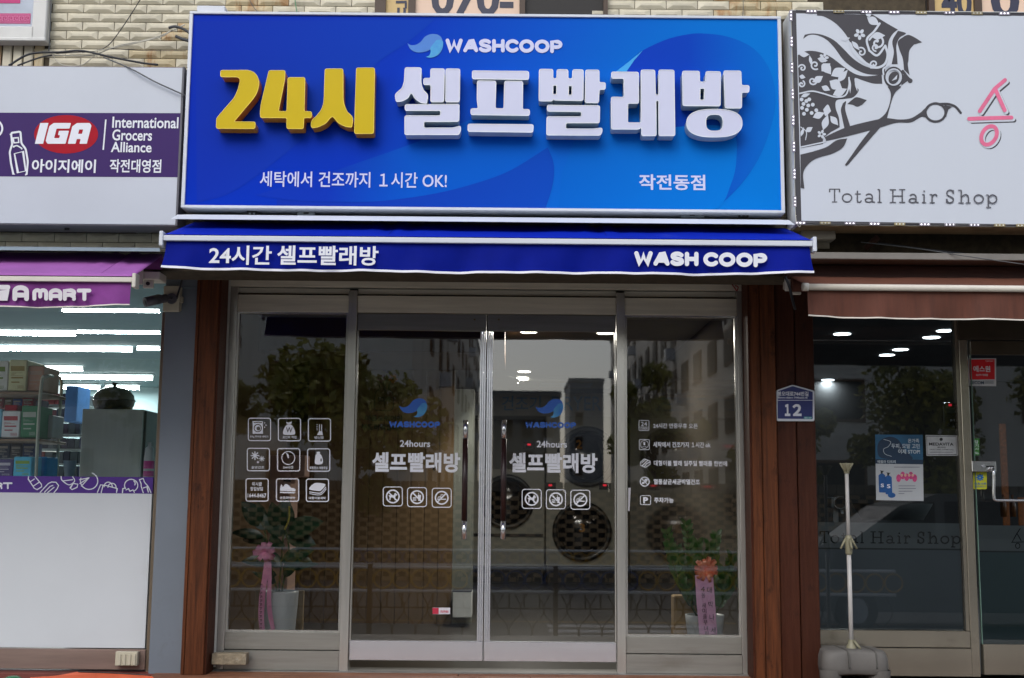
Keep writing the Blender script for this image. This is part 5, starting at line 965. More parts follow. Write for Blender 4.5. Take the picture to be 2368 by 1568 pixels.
# machines
MCH = mat('white_enamel', rgb(172, 172, 160), .35, var=.05, scale=2); DGL = mat('black_door_glass', (.012, .014, .016), .12); RNG = mat('door_ring', rgb(60, 62, 62), .3, metal=.6); RDD = mat('red_display', (.5, .01, .02), .4, emis=((1, .02, .05), .45))
def machine(x0, x1, y0, y1, doors, label, name='dryer', nums=(), Y=8.0):
    e = empty(name, at((x0+x1)/2, y1, Y), label, name); X0, X1, Z0_, Z1_ = rect(x0, y0, x1, y1, Y)
    box('body', X0, X1, Y, 8.7, Z0_, Z1_, MCH, e, .012, 2); box('plinth', X0+.02, X1-.02, Y+.04, 8.7, 0, Z0_-.002, DARK, e)
    for cx_, cy_, r in doors:
        c = at(cx_, cy_, Y); rr_ = r*(Y+7.6)/F
        k = lathe('door', (0, 0, 0), [(rr_*.80, .0), (rr_*.82, .05), (rr_*.95, .055), (rr_, .04), (rr_, .0)], RNG, e, 36); k.rotation_euler = (R(90), 0, 0); k.location = (c.x, Y, c.z)
        gl_ = lathe('door_glass', (0, 0, 0), [(.0, .085), (rr_*.4, .075), (rr_*.7, .045), (rr_*.81, .01)], DGL, e, 36); gl_.rotation_euler = (R(90), 0, 0); gl_.location = (c.x, Y, c.z)
    return e, X0, X1
e, X0, X1 = machine(1262, 1452, 962, 1309, ((1357, 1056, 70), (1345, 1229, 68)), 'white stacked dryer with two big black round doors at the back of the laundry')
A = Art(8.0, .09)
A.text('2', 1331, 1018, 1344, 1038, .03); A.text('3', 1343-5, 1210, 1343+8, 1230, .03); A.build('door_number', mat('orange_print', rgb(190, 130, 40), .6), e)
for x, y in ((1398, 1122), (1272, 1122), (1223, 1028)): 
    k = pbox('panel', x-13, y-6, x+13, y+10, 7.985, 7.999, DARK, e); pbox('display', x-4, y-2, x+4, y+2, 7.975, 7.984, RDD, k)
e2, X0, X1 = machine(1068, 1259, 1085, 1309, ((1172, 1160, 62),), 'white front loading washer left of the stacked dryer', 'washer'); q0 = at(1100, 1236, 7.99)
pbox('dark_stripe', 1080, 1234, 1256, 1241, 7.985, 7.999, DARK, e2)
mesh('chrome_drum', [(0, 0, 0)], [], CHR, e2) if False else None
bh = pbox('machine_bulkhead', 1060, 900, 1452, 962, 8.0, 8.7, mat('cream_bulkhead', rgb(196, 196, 188), .6), None); tag(bh, 'pale bulkhead over the machines lettered in blue', 'bulkhead', kind='structure')
A = Art(8.0, .003); A.text('건조기', 1160, 916, 1250, 950, .01); A.text('DRYER', 1275, 917, 1390, 949, .005); A.build('lettering', mat('blue_wall_letters', rgb(120, 165, 205), .6), bh)
bn = empty('white_bin', at(1068, 1428, 2.7), 'white metal box standing by the end of the brown partition', 'box'); pbox('body', 1046, 1369, 1090, 1428, 2.6, 2.9, mat('white_bin_metal', rgb(228, 232, 230), .4), bn, .005); pbox('lid', 1046, 1366, 1090, 1369, 2.6, 2.9, DARK, bn)
ac = empty('ceiling_air_unit', at(1310, 860, 7.2), 'white ceiling air conditioner over the machines', 'air conditioner'); q = at(1310, 853, 6.2)
box('body', q.x-.55, q.x+.55, 6.0, 6.9, ZC-.04, ZC-.001, LW, ac, .01); box('grille', q.x-.3, q.x+.3, 6.2, 6.7, ZC-.046, ZC-.041, GRYB, ac)
# downlights
DLM = mat('lit_downlight', (1, 1, 1), .4, emis=((1, .93, .78), 9.0)); DLC = mat('cold_lit_downlight', (1, 1, 1), .4, emis=((.9, .97, 1), 11.0)); TRM = mat('lamp_trim', rgb(220, 220, 216), .4)
def down(x, y, zc, r, m, label, watt, grp, col):
    d = at(x, y, 0)-CAM; t = (zc-.006-CAM.z)/d.z; p = CAM+d*t; e = empty('downlight', (p.x, p.y, zc), label, 'lamp', grp)
    vs = [(p.x+math.cos(q)*r, p.y+math.sin(q)*r, zc-.006) for q in [i*math.pi/12 for i in range(24)]]; mesh('lamp_disc', vs, [tuple(range(24))], m, e)
    vs = [(p.x+math.cos(q)*k, p.y+math.sin(q)*k, zc-.003) for k in (r*.98, r*1.18) for q in [i*math.pi/12 for i in range(24)]]; mesh('trim_ring', vs, [(i, (i+1) % 24, 24+(i+1) % 24, 24+i) for i in range(24)], TRM, e)
    ld = bpy.data.lights.new('downlight_lamp', 'AREA'); ld.shape = 'DISK'; ld.size = r*1.6; ld.energy = watt; ld.color = col; lo = bpy.data.objects.new('downlight_lamp', ld); COL.objects.link(lo); lo.location = (p.x, p.y, zc-.02); lo.parent = e; lo.matrix_parent_inverse = Matrix.Translation(-Vector(e.location)); return p
G1 = 'round downlights in the laundry ceiling'
for x, y, lb in ((1222, 768.5, 'lit downlight nearest the door gap, upper left in the right door glass'), (1399, 771, 'lit downlight at the upper right of the right door glass'), (1212, 860, 'top one of the three lit downlights stacked in the right door glass'), (1208, 874, 'middle one of the three lit downlights stacked in the right door glass'), (1209, 886, 'lowest one of the three lit downlights stacked in the right door glass'), (1344, 876.5, 'upper one of the two lit downlights above the wave emblem'), (1336, 888.5, 'lower one of the two lit downlights above the wave emblem')):
    down(x, y, ZC if x < 1500 else ZC-.0, .068, DLM, lb, 20.0 if y < 780 else 5.0, G1, (1, .95, .86))
# ---- plants
POT = mat('white_glazed_pot', rgb(206, 212, 214), .3, var=.03); SOIL = mat('dark_soil', (.03, .02, .012), .9)
LG = mat('rubber_leaf', rgb(44, 74, 50), .28, var=.25, scale=20); LG2 = mat('zz_leaf', rgb(58, 98, 42), .35, var=.25, scale=20); STM = mat('plant_stem', rgb(70, 84, 44), .6); RIB = mat('pink_satin', rgb(226, 150, 186), .35, var=.08); RIB2 = mat('pale_pink_ribbon', rgb(232, 178, 216), .4, var=.05); ORB = mat('orange_satin', rgb(224, 92, 56), .3, var=.15, scale=30, col2=rgb(240, 170, 140))
def blade(base, tip, wid, up=(0, -.3, 1), fold=.12, droop=.1, n=7, stem=True):
    base, tip, up = Vector(base), Vector(tip), Vector(up).normalized(); d = tip-base; L = d.length; s = d.cross(up).normalized(); nn = s.cross(d).normalized(); vs = []; fs = []
    for i in range(n+1):
        t = i/n; c = base+d*t+nn*(droop*L*4*t*(1-t)*.5); ww = wid*.5*(math.sin(math.pi*min(1, t**.8))**.75 if 0 < t < 1 else .02)
        vs += [c-s*ww+nn*ww*fold*2, c, c+s*ww+nn*ww*fold*2]
    for i in range(n): a = i*3; fs += [(a, a+1, a+4, a+3), (a+1, a+2, a+5, a+4)]
    return vs, fs
def leafobj(par, m, *a, **k): vs, fs = blade(*a, **k); return mesh('leaf', vs, fs, m, par, True)
Yp = .42
pt = empty('rubber_plant', (at(647, 1400, Yp).x, Yp, 0), 'rubber plant with broad dark leaves and a pink bow in a tall white pot', 'potted plant')
pc = (at(647, 1400, Yp).x, Yp, 0); zr = at(647, 1366, Yp).z; r_ = 41*8.02/F
lathe('pot', pc, [(.0, .0), (r_*.72, .0), (r_*.86, zr*.4), (r_*.97, zr*.8), (r_, zr-.01), (r_*1.0, zr), (r_*.94, zr), (r_*.92, zr-.04)], POT, pt, 40); lathe('soil', (pc[0], pc[1], zr-.045), [(0, .005), (r_*.92, 0)], SOIL, pt)
def Pp(x, y, dy=0): return at(x, y, Yp+dy)
for pts in (((645, 1366), (650, 1300), (655, 1240), (662, 1190)), ((640, 1366), (625, 1300), (612, 1230), (600, 1200)), ((652, 1366), (662, 1310), (668, 1270), (660, 1225))): tube('stem', [Pp(x, y) for x, y in pts], .006, STM, pt)
for b, t, wd, dy in (((604, 1215), (558, 1160), .13, -.05), ((618, 1225), (574, 1172), .10, .02), ((650, 1222), (628, 1160), .12, -.10), ((650, 1222), (664, 1152), .135, 0), ((664, 1235), (748, 1206), .15, -.06), ((664, 1240), (730, 1260), .12, .0), ((655, 1240), (610, 1187), .11, -.03), ((610, 1240), (534, 1232), .075, .0), ((620, 1252), (560, 1248), .07, .1), ((650, 1250), (622, 1262), .12, -.12), ((655, 1245), (700, 1195), .10, .1), ((660, 1290), (722, 1300), .09, -.02), ((640, 1300), (558, 1298), .09, -.04), ((655, 1310), (590, 1272), .10, .04), ((650, 1300), (726, 1272), .11, .0), ((655, 1330), (700, 1290), .10, -.08), ((640, 1330), (596, 1330), .07, .02), ((640, 1350), (582, 1322), .05, -.05), ((660, 1320), (738, 1304), .045, -.1), ((610, 1225), (596, 1160), .09, .05), ((655, 1225), (668, 1165), .12, .06)):
    leafobj(pt, LG, Pp(*b), Pp(t[0], t[1], dy), wd, up=(random.uniform(-.3, .3), -1, .5))
tube('new_leaf', [Pp(658, 1225, -.05), Pp(668, 1200, -.06), Pp(669, 1170, -.06)], .006, mat('yellow_green_shoot', rgb(170, 160, 60), .5), pt)
def loops(par, cx_, cy_, r, m, n, Yb, w_=.028):
    for i in range(n):
        q = 6.283*i/n+.3*random.random(); el_ = random.uniform(-.3, .7); c = at(cx_, cy_, Yb); rad = r*8/F*random.uniform(.75, 1.05); d = Vector((math.cos(q), -abs(el_)*.6-.2, math.sin(q))).normalized(); s = d.cross(Vector((0, 1, .2))).normalized(); vs = []; fs = []
        for k in range(9):
            t = k/8; u_ = math.sin(math.pi*t)*rad; v_ = math.sin(2*math.pi*t)*rad*.33; nn = d.cross(s); p = c+d*u_+nn*v_; vs += [p-s*w_/2, p+s*w_/2]
        for k in range(8): fs.append((2*k, 2*k+1, 2*k+3, 2*k+2))
        mesh('bow_loop', vs, fs, m, par, True)
loops(pt, 612, 1276, 26, RIB, 8, .2, .028)
def ribbon(par, pts, w_, m, Yr):
    P = cr_open([Vector(at(x, y, Yr)) for x, y in pts], 8); vs = []; fs = []
    for i, p in enumerate(P): t = .5+.5*math.cos(i*.35); vs += [p+Vector((-w_/2, -.01*t, 0)), p+Vector((w_/2, .012*t, 0))]
    for i in range(len(P)-1): fs.append((2*i, 2*i+1, 2*i+3, 2*i+2))
    return mesh('ribbon', vs, fs, m, par, True)
ra = ribbon(pt, [(620, 1285), (613, 1330), (606, 1380), (604, 1430), (610, 1480)], .034, RIB, .22); ribbon(pt, [(621, 1285), (623, 1340), (622, 1400), (630, 1450), (638, 1485)], .026, RIB, .20)
A = Art(.2, .012)
for i, y in enumerate(range(1350, 1460, 9)): A.stroke([(602-i*.1, y), (607-i*.1, y+1)], 1.2); A.stroke([(604-i*.1, y+2), (603-i*.1, y+6)], 1.1); A.stroke([(606.5-i*.1, y), (606.5-i*.1, y+5)], .9)
A.build('ribbon_marks', DARK, pt)
Yz = .38; zc_ = (at(1629, 1440, Yz).x, Yz, 0); pz = empty('zz_plant', zc_, 'leafy green plant in a round white pot with an orange bow and pink ribbons', 'potted plant'); zr = at(1629, 1421, Yz).z; r_ = 44*7.98/F
lathe('pot', zc_, [(.0, .0), (r_*.6, .0), (r_*.8, zr*.35), (r_*.95, zr*.8), (r_, zr), (r_*.94, zr), (r_*.92, zr-.03)], POT, pz, 40); lathe('soil', (zc_[0], zc_[1], zr-.035), [(0, .005), (r_*.92, 0)], SOIL, pz)
for x1, y1, bx_ in ((1540, 1235, -20), (1586, 1215, -16), (1567, 1270, -12), (1655, 1240, 10), (1692, 1290, 18), (1640, 1262, 4), (1612, 1258, -6), (1705, 1330, 22), (1560, 1320, -18), (1672, 1320, 12), (1600, 1300, -8), (1545, 1265, -22)):
    dy = random.uniform(-.12, .12); bpt = Vector((zc_[0]+bx_*.002, zc_[1], zr-.03)); tpt = at(x1, y1, Yz+dy); mid = (bpt+tpt)/2+Vector(((bpt.x-tpt.x)*-.15, 0, .03)); tube('stem', [bpt, mid, tpt], .005, STM, pz, 5)
    C_ = cr_open([bpt, mid, tpt], 7)
    for i in range(3, len(C_)):
        d = (C_[i]-C_[i-1]).normalized()
        for s in (-1, 1): sd_ = Vector((s*.8, random.uniform(-.5, .1), .35)); leafobj(pz, LG2, C_[i], C_[i]+(sd_+d*.7).normalized()*random.uniform(.045, .075), .03, up=(0, -1, .3), n=4)
loops(pz, 1629, 1316, 31, ORB, 13, .22, .02)
for pts, w_ in (([(1618, 1330), (1621, 1380), (1625, 1430), (1630, 1490)], .065), ([(1637, 1330), (1640, 1380), (1644, 1430), (1648, 1490)], .065)): ribbon(pz, pts, w_, RIB2, .19)
A = Art(.165, .004)
for i, (c, y) in enumerate(zip('4동새미을부녀회', (1356, 1371, 1394, 1407, 1420, 1433, 1447, 1459))): A.text(c, 1620+i*1.2, y, 1629+i*1.2, y+(11 if i else 12), .0)
for c, y, x in zip('대박나세', (1357, 1390, 1420, 1450), (1634, 1637, 1640, 1643)): A.text(c, x, y, x+11, y+14, .0)
A.build('ribbon_lettering', DARK, pz)
bq = empty('beige_board', at(640, 1400, .7), 'beige board leaning behind the rubber plant pot', 'board'); pbox('board', 588, 1365, 700, 1500, .75, .78, mat('beige_card', rgb(170, 146, 106), .7), bq)
bq2 = empty('paper_bag', at(1585, 1440, .8), 'kraft paper bag behind the orange bow plant', 'bag'); pbox('bag', 1558, 1378, 1618, 1500, .70, .85, mat('kraft_paper', rgb(168, 140, 96), .8), bq2, .01)
# ================================================================== hair shop front
hf = empty('hair_shopfront', at(2120, 1530, 0), 'hair shop window and glass door with frosted lower film', 'shopfront')
STO = stains(mat('aged_stainless', rgb(178, 170, 154), .22, metal=.75, var=.12, scale=2, stretch=(1, 1, 1)), rgb(120, 106, 84), .58, .7, 4, (.6, 1, 1.5), amt=.5)
HX0 = XC; YGl = .01
def xat(xa, ya, xb, yb, Y): return (at(xa, ya, Y).x+at(xb, yb, Y).x)/2
fr0, fr1 = xat(2222.6, 982, 2245, 1527, 0), xat(2243, 982, 2264, 1527, 0); z_ = lambda x, y: at(x, y, 0).z
ZHH = 2.34
box('mullion', fr0, fr1, -.01, .10, .0, z_(2235, 786), STO, hf, .003); box('glass_stop', fr0-.022, fr0-.001, .0, .06, z_(2200, 1458), ZHH, STO, hf)
box('head_beam', fr0, 4.4, -.01, .10, z_(2300, 786)+.001, ZHH, mat('bronze_head', rgb(76, 66, 54), .4, metal=.5, var=.15), hf, .002)
za, zb_, zc2, zd = z_(2060, 1458), z_(2060, 1496), z_(2060, 1498), z_(2060, 1521)
box('bottom_rail', HX0, fr0-.001, -.005, .09, zb_, za, STO, hf, .002); box('kick_rail', HX0, fr0-.001, -.015, .09, .002, zc2, STO, hf, .002)
def qd(name, x0, x1, z0, z1, Y, m, par): return mesh(name, [(x0, Y, z0), (x1, Y, z0), (x1, Y, z1), (x0, Y, z1)], [(0, 1, 2, 3)], m, par)
qd('pane', HX0, fr0-.02, za, ZHH, .03, GLASSD, hf)
FROST = mat('frosted_film', rgb(98, 104, 109), .38, var=.06, scale=1.5, spec=.7); FROST2 = mat('pale_frosted_band', rgb(112, 116, 117), .38, var=.06, scale=2, spec=.7)
zt1, zt0, zt2 = z_(2060, 1209), z_(2060, 1268), z_(2060, 1271.5)
qd('frosted_band', HX0+.005, fr0-.025, zt0, zt1, .034, FROST2, hf); qd('frosted_film', HX0+.005, fr0-.025, za+.01, zt2, .034, FROST, hf)
A = Art(.034, .002); XSb = [1894+(x-1915)*.836 for x in XS]
def typ_scaled(): typeline('TotalHairShop', XSb, 1229, 1254.5, .836, .006)
typ_scaled(); A.build('clear_lettering', mat('clear_cut_letters', (.016, .018, .019), .15), hf)
# door
dx0 = xat(2249, 982, 2270, 1527, 0)+.01
d = box('door', dx0, 4.4, .0, .05, z_(2300, 820), z_(2300, 788), mat('door_top_rail', rgb(92, 82, 68), .35, metal=.6, var=.15), hf, .003)
zr = z_(2300, 1490); box('bottom_rail', dx0, 4.4, .0, .05, .012, zr, STO, d, .003); qd('pane', dx0, 4.4, zr, z_(2300, 820), .025, GLASSD, d)
GE = mat('green_glass_edge', rgb(110, 140, 128), .15); box('glass_edge', dx0-.001, dx0+.004, .016, .034, zr, z_(2300, 820), GE, d)
qd('frosted_band', dx0+.006, 4.4, zt0-.01, zt1-.01, .028, FROST2, d); qd('frosted_film', dx0+.006, 4.4, zr, zt2-.01, .028, mat('teal_frosted_film', rgb(72, 90, 92), .4, var=.05, scale=2), d)
A = Art(.028, .002)
for k_ in ([(2340, 1258), (2350, 1240), (2358, 1228)], [(2351, 1240), (2360, 1256)], [(2338, 1260), (2366, 1259)]): A.stroke([(x, y-6) for x, y in k_], 2)
A.stroke(ell(2352, 1262, 5, 6, 16), 2, True); A.build('clear_symbol', MATS['clear_cut_letters'], d)
lk = pbox('lock_plate', 2247, 1066, 2303, 1091, -.02, .02, CHR, d, .003); q = at(2273, 1078, -.02); cylo('keyhole', (q.x, -.026, q.z), (q.x, -.018, q.z), .009, STEELB, lk); pbox('lock_slot', 2280, 1077, 2298, 1081, -.023, -.019, DARK, lk)
tube('handle', [at(2293, 1082, -.02), at(2296, 1088, -.06), at(2297, 1110, -.065), at(2297, 1148, -.065), at(2302, 1156, -.065), at(2330, 1157, -.065), at(2480, 1158, -.065)], .010, CHR, d)
def stick(name, x0, y0, x1, y1, c, Y, par, sh_=.002): A = Art(Y, sh_); A.poly([(x0, y0), (x1, y0), (x1, y1), (x0, y1)]); return A.build(name, mat('print_%d_%d_%d' % c, rgb(*c), .5, var=.03), par)
# stickers and posters, each a thing
DR = .025
def top(name, x, y, label, cat): return empty(name, at(x, y, .02), label, cat)
s1 = top('security_sticker', 2267, 892, 'red and white security sticker on the hair shop door glass', 'sticker')
Z3 = lambda p: zm(1762.5, 491.2, .3317, p)
A = Art(DR, .001); A.poly(Z3([(1434, 1018), (1628, 1018), (1628, 1212), (1436, 1210)])); A.build('backing', mat('print_205', rgb(205, 205, 208), .5), s1); A = Art(DR, .002); A.poly(Z3([(1442, 1026), (1617, 1024), (1618, 1164), (1444, 1166)])); A.build('red_field', mat('bright_red_print', rgb(212, 12, 28), .5, var=.02), s1)
def t3(A, s, x0, y0, x1, y1, b=.02): (a, c), (e_, g_) = Z3([(x0, y0), (x1, y1)]); A.text(s, a, c, e_, g_, b)
A = Art(DR, .003); t3(A, '에스원', 1468, 1070, 1586, 1113, .02); t3(A, 'CCTV 작동중', 1488, 1126, 1570, 1141); t3(A, '안심지킴이', 1553, 1032, 1606, 1042, .0); A.build('lettering', PRINTW, s1)
A = Art(DR, .003); t3(A, 'SECOM', 1447, 1176, 1543, 1198, .03)
for y in (1176, 1184, 1192): A.stroke(Z3([(1550, y), (1612, y)]), .7)
A.build('dark_lettering', mat('slate_print', rgb(60, 80, 100), .5), s1)
Z4 = lambda p: zm(1791.4, 982.4, .3733, p)
ps = top('poster', 2081, 1159, 'blue and white hair care poster on the salon window', 'poster'); YPp = .03
A = Art(YPp, .001); A.poly(Z4([(620, 60), (914, 62), (920, 472), (626, 466)])); A.build('sheet', mat('poster_white', rgb(176, 180, 184), .45, var=.03), ps)
A = Art(YPp, .002); A.poly(Z4([(620, 60), (914, 62), (916, 245), (622, 240)])); A.build('blue_field', mat('poster_blue', rgb(34, 92, 128), .4, var=.25, scale=6), ps)
A = Art(YPp, .0024); A.poly(Z4([(620, 212), (916, 216), (916, 245), (622, 240)])); A.poly(Z4(sm([(640, 110), (700, 75), (760, 90), (800, 150), (850, 214), (700, 212), (640, 190)]))); A.build('dark_field', mat('poster_dark', rgb(24, 50, 76), .4), ps)
def t4(A, s, x0, y0, x1, y1, b=.015): (a, c), (e_, g_) = Z4([(x0, y0), (x1, y1)]); A.text(s, a, c, e_, g_, b)
A = Art(YPp, .003); t4(A, '온가족', 822, 86, 892, 111); t4(A, '두피, 모발 고민', 720, 117, 895, 148); t4(A, '이제 STOP!', 762, 151, 897, 180, .025); t4(A, '에콜라 티트리', 633, 219, 746, 238); A.stroke(Z4(smo([(672, 90), (715, 105), (700, 135), (672, 150), (680, 180), (720, 195)])), 1); A.build('lettering', mat('poster_text', rgb(190, 200, 206), .5), ps)
A = Art(YPp, .0022)
for x0, y0 in ((640, 300), (680, 312)):
    A.poly(Z4(soft([(x0, y0+12), (x0+14, y0+2), (x0+28, y0+2), (x0+42, y0+12), (x0+46, y0+120), (x0+4, y0+118)], 5)))
A.poly(Z4(ell(722, 436, 24, 16, 14))); A.build('blue_bottles', mat('poster_bottle', rgb(22, 84, 150), .4, var=.2, scale=30), ps)
A = Art(YPp, .003)
for x0, y0 in ((640, 300), (680, 312)): A.poly(Z4([(x0+14, y0+2), (x0+14, y0-12), (x0+8, y0-18), (x0+36, y0-14), (x0+26, y0-8), (x0+26, y0+2)])); 
A.build('pump_tops', DARK, ps)
A = Art(YPp, .0035); A.text('S', *Z4([(654, 364)])[0], *Z4([(674, 386)])[0], .02); A.text('S', *Z4([(692, 368)])[0], *Z4([(714, 392)])[0], .02); A.build('bottle_letters', PRINTW, ps)
A = Art(YPp, .0025)
for i, (x, y) in enumerate(((765, 322), (790, 306), (815, 316), (840, 306), (864, 322))): A.poly(Z4(ell(x, y+8, 15, 24, 14)))
A.build('pink_group', mat('poster_pink', rgb(206, 70, 130), .5, var=.3, scale=60), ps)
A = Art(YPp, .003)
for x in (784, 806, 830, 852): A.poly(Z4(ell(x, 312, 8, 9, 12)))
A.build('faces', mat('poster_skin', rgb(214, 170, 150), .5), ps)
A = Art(YPp, .003)
for y, x1 in ((262, 895), (378, 868), (394, 872), (411, 850), (426, 800)): A.stroke(Z4([(735 if y < 300 else 764, y), (x1, y)]), 1.3, caps=False)
A.build('small_print', mat('poster_grey', rgb(110, 110, 124), .5), ps)
mc = top('window_card', 2176, 1055, 'silver salon brand card lettered MEDAVITA on the window', 'card')
A = Art(YPp, .001); A.poly(Z4([(932, 63), (1126, 66), (1131, 191), (938, 192)])); A.build('card', mat('silver_card', rgb(186, 188, 190), .35, var=.2, scale=12), mc)
A = Art(YPp, .002); A.stroke(Z4([(938, 70), (1120, 72), (1124, 184), (944, 185)]), .9, True); t4(A, 'MEDAVITA', 953, 110, 1105, 129, .03); t4(A, 'MILANO', 1006, 135, 1058, 143); t4(A, 'HAIR CARE COSMETICS', 958, 150, 1104, 156); A.stroke(Z4([(960, 170), (1100, 170)]), .8); A.poly(Z4(ell(1028, 90, 10, 10, 14))); A.build('lettering', DARK, mc)
gs = top('pull_sticker', 2256, 1053, 'small green pull sticker on the hair shop door edge', 'sticker'); stick('sheet', 2250, 1014, 2263.5, 1053, (56, 130, 40), DR, gs)
A = Art(DR, .003); A.text('당', 2253, 1018, 2261, 1026, .01); A.text('기', 2253, 1027, 2261, 1034, .01); A.text('시', 2253, 1035, 2261, 1041, .01); A.text('PULL', 2252, 1045, 2262, 1050, .02); A.build('lettering', PRINTW, gs)
ys = top('yellow_sticker', 2265, 1131, 'yellow sticker with a blue flower under the door lock', 'sticker'); A = Art(DR, .001); A.poly(rr(2249.5, 1091.5, 2281, 1131, 3)); A.build('sheet', mat('sticker_yellow', rgb(206, 206, 40), .5), ys)
A = Art(DR, .002)
for i in range(8): A.poly(ell(2265+5.5*math.cos(i*.785), 1104+5*math.sin(i*.785), 4, 2, 8, i*45))
A.text('미용사회', 2252, 1116, 2279, 1121, .02); A.text('KOREA BEAUTY', 2252, 1123, 2279, 1127, .0); A.build('flower_print', mat('sticker_blue', rgb(30, 110, 180), .5), ys)
kp = empty('door_keypad', at(2197, 992, .06), 'black access keypad inside the salon window', 'keypad'); pbox('case', 2180, 931, 2215, 992, .045, .075, mat('black_gloss', (.012, .012, .014), .15), kp, .008, 2); pbox('display', 2186, 943, 2209, 955, .042, .046, mat('dark_display', rgb(50, 62, 56), .3), kp); pbox('red_light', 2193, 934, 2200, 939, .042, .046, RDD, kp); A = Art(.045, .002); A.text('S1', 2196, 970, 2206, 974, .0); A.build('lettering', PRINTW, kp)
# salon interior
SDK = mat('salon_dark', rgb(60, 60, 60), .8, var=.1); ZCs = 2.62
for nm, a_, m_, lb in (('salon_ceiling', (1.76, 9, .12, 9, ZCs, ZCs+.05), mat('salon_ceiling', rgb(84, 88, 92), .8), 'dark grey ceiling inside the salon'), ('salon_back_wall', (1.76, 9, 8.0, 8.1, 0, ZCs), SDK, 'dark back wall of the salon'), ('salon_floor', (1.76, 9, .12, 8, -.01, 0), SDK, 'dark salon floor'), ('salon_side_wall', (1.66, 1.75, .14, 8, 0, ZCs), SDK, 'side wall between the laundry and the salon')): wall(nm, *a_, m_, lb)
G2 = 'round downlights in the salon ceiling'
for x, y, lb in ((1946.6, 773, 'cold downlight above the brown awning end at the left of the salon window'), (2153, 781, 'cold downlight at the upper right of the salon window'), (2185, 765.5, 'cold downlight cut by the frame at the top right of the salon window'), (2081, 809, 'right one of the paired cold downlights in the salon'), (2050, 821.6, 'left one of the paired cold downlights in the salon'), (1914, 879, 'small far cold downlight low at the left of the salon window')): down(x, y, ZCs, .078, DLC, lb, 5, G2, (.9, .96, 1))
WG = mat('warm_shelf_glow', rgb(110, 56, 18), .5, emis=((1, .30, .03), .03), var=.6, scale=40); k = pbox('shelf_glow_strip', 2316, 980, 2330, 1215, 2.0, 2.02, WG, None); tag(k, 'added amber strip for the shelf glow behind the salon door glass', 'column')  # faintly glowing strips added for the golden light on the bottle shelf
k = pbox('shelf_glow_strip', 2356, 1150, 2372, 1215, 1.4, 1.42, WG, None); tag(k, 'added amber strip for the shelf glow at the right edge behind the salon door', 'column')
for x, y0, y1, w_, Y_ in ((2320, 1140, 1195, 14, 1.2), (2342, 1148, 1195, 12, 1.25)):
    q = at(x, y1, Y_); b = tag(lathe('glass_bottle', (q.x, Y_, q.z), [(0, 0), (.022, 0), (.022, .09), (.009, .12), (.009, .16), (0, .16)], mat('amber_glass_bottle', rgb(120, 70, 20), .15), n=16), 'dark amber bottle behind the salon door, %s one' % ('left' if x < 2330 else 'right'), 'bottle')
sd_ = empty('salon_device', at(1940, 1175, .5), 'white salon device with a round dark lens behind the umbrella pole', 'device'); pbox('head', 1922, 1150, 1951, 1174, .5, .62, mat('device_white', rgb(170, 172, 172), .4), sd_, .008, 2); q = at(1942, 1162, .49); cylo('lens', (q.x, .475, q.z), (q.x, .5, q.z), .036, DARK, sd_, n=24); cylo('lens_ring', (q.x, .485, q.z), (q.x, .498, q.z), .043, CHR, sd_, n=24); pbox('stem', 1926, 1174, 1938, 1212, .54, .57, mat('device_white', rgb(170, 172, 172), .4), sd_)
pbox('knob', 1944, 1180, 1950, 1188, .49, .5, CHR, sd_)
tb = empty('salon_basin', at(2200, 1200, 1.2), 'pale round salon basin low behind the poster', 'basin'); q = at(2060, 1203, 1.2); lathe('basin', (at(2020+40, 1180, 1.2).x+.1, 1.5, q.z), [(0, 0), (.22, .0), (.28, .1), (.29, .12)], mat('basin_grey', rgb(120, 126, 124), .35), tb)
# ================================================================== umbrella stand
YU = -.22
us = empty('umbrella_stand', at(1978, 1560, YU), 'grey weighted umbrella base with a bare cream pole before the hair shop', 'umbrella stand')
GB = stains(mat('grey_moulded_plastic', rgb(104, 101, 97), .65, var=.08, scale=6, bump=.1), rgb(90, 84, 76), .6, .8, 9, amt=.4)
x0, x1 = at(1903, 1530, YU-.12).x, at(2056, 1540, YU-.12).x; zt = .125; cx_ = (x0+x1)/2; hw = (x1-x0)/2*1.06
def blob(name, prof):   # stacked rounded rectangles: (z, scale, leg notch)
    vs = []; fs = []; N = 64
    for z, s_, cut in prof:
        for i in range(N):
            t = 2*math.pi*i/N; c_a, s_a = math.cos(t), math.sin(t); ex = .42
            x = hw*s_*math.copysign(abs(c_a)**ex, c_a); y = .17*s_*math.copysign(abs(s_a)**ex, s_a); n_ = 1-.16*cut*math.exp(-(x/(hw*.34))**2); x *= 1-.10*cut*math.exp(-(y/.08)**2); vs.append((cx_+x, YU+.02+y*n_, z+(.018*math.exp(-(x/(hw*.4))**2) if z < .05 else 0)))
    for j in range(len(prof)-1):
        for i in range(N): fs.append((j*N+i, j*N+(i+1) % N, (j+1)*N+(i+1) % N, (j+1)*N+i))
    fs.append(tuple((len(prof)-1)*N+i for i in range(N))); return mesh(name, vs, fs, GB, us, True)
blob('base', [(.062, .86, 1), (.050, .92, 1), (.058, .97, 1), (.09, 1, 1), (.145, .985, 1), (.172, .94, 1), (.186, .88, .6), (.191, .6, .3)])
for sx in (-1, 1):
    for sy in (-1, 1): lathe('foot', (cx_+sx*hw*.70, YU+.02+sy*.105, -.012), [(.0, 0), (.050, 0), (.060, .02), (.064, .09)], GB, us, 20)
for x in (1943, 2005):
    a_ = at(x, 1500, YU); tube('strap_groove', [(a_.x-.01, YU+.14, .187), (a_.x, YU, .1905), (a_.x+.005, YU-.10, .188), (a_.x+.01, YU-.135, .170), (a_.x+.012, YU-.143, .09)], .006, mat('groove_grey', rgb(86, 84, 80), .7), us)
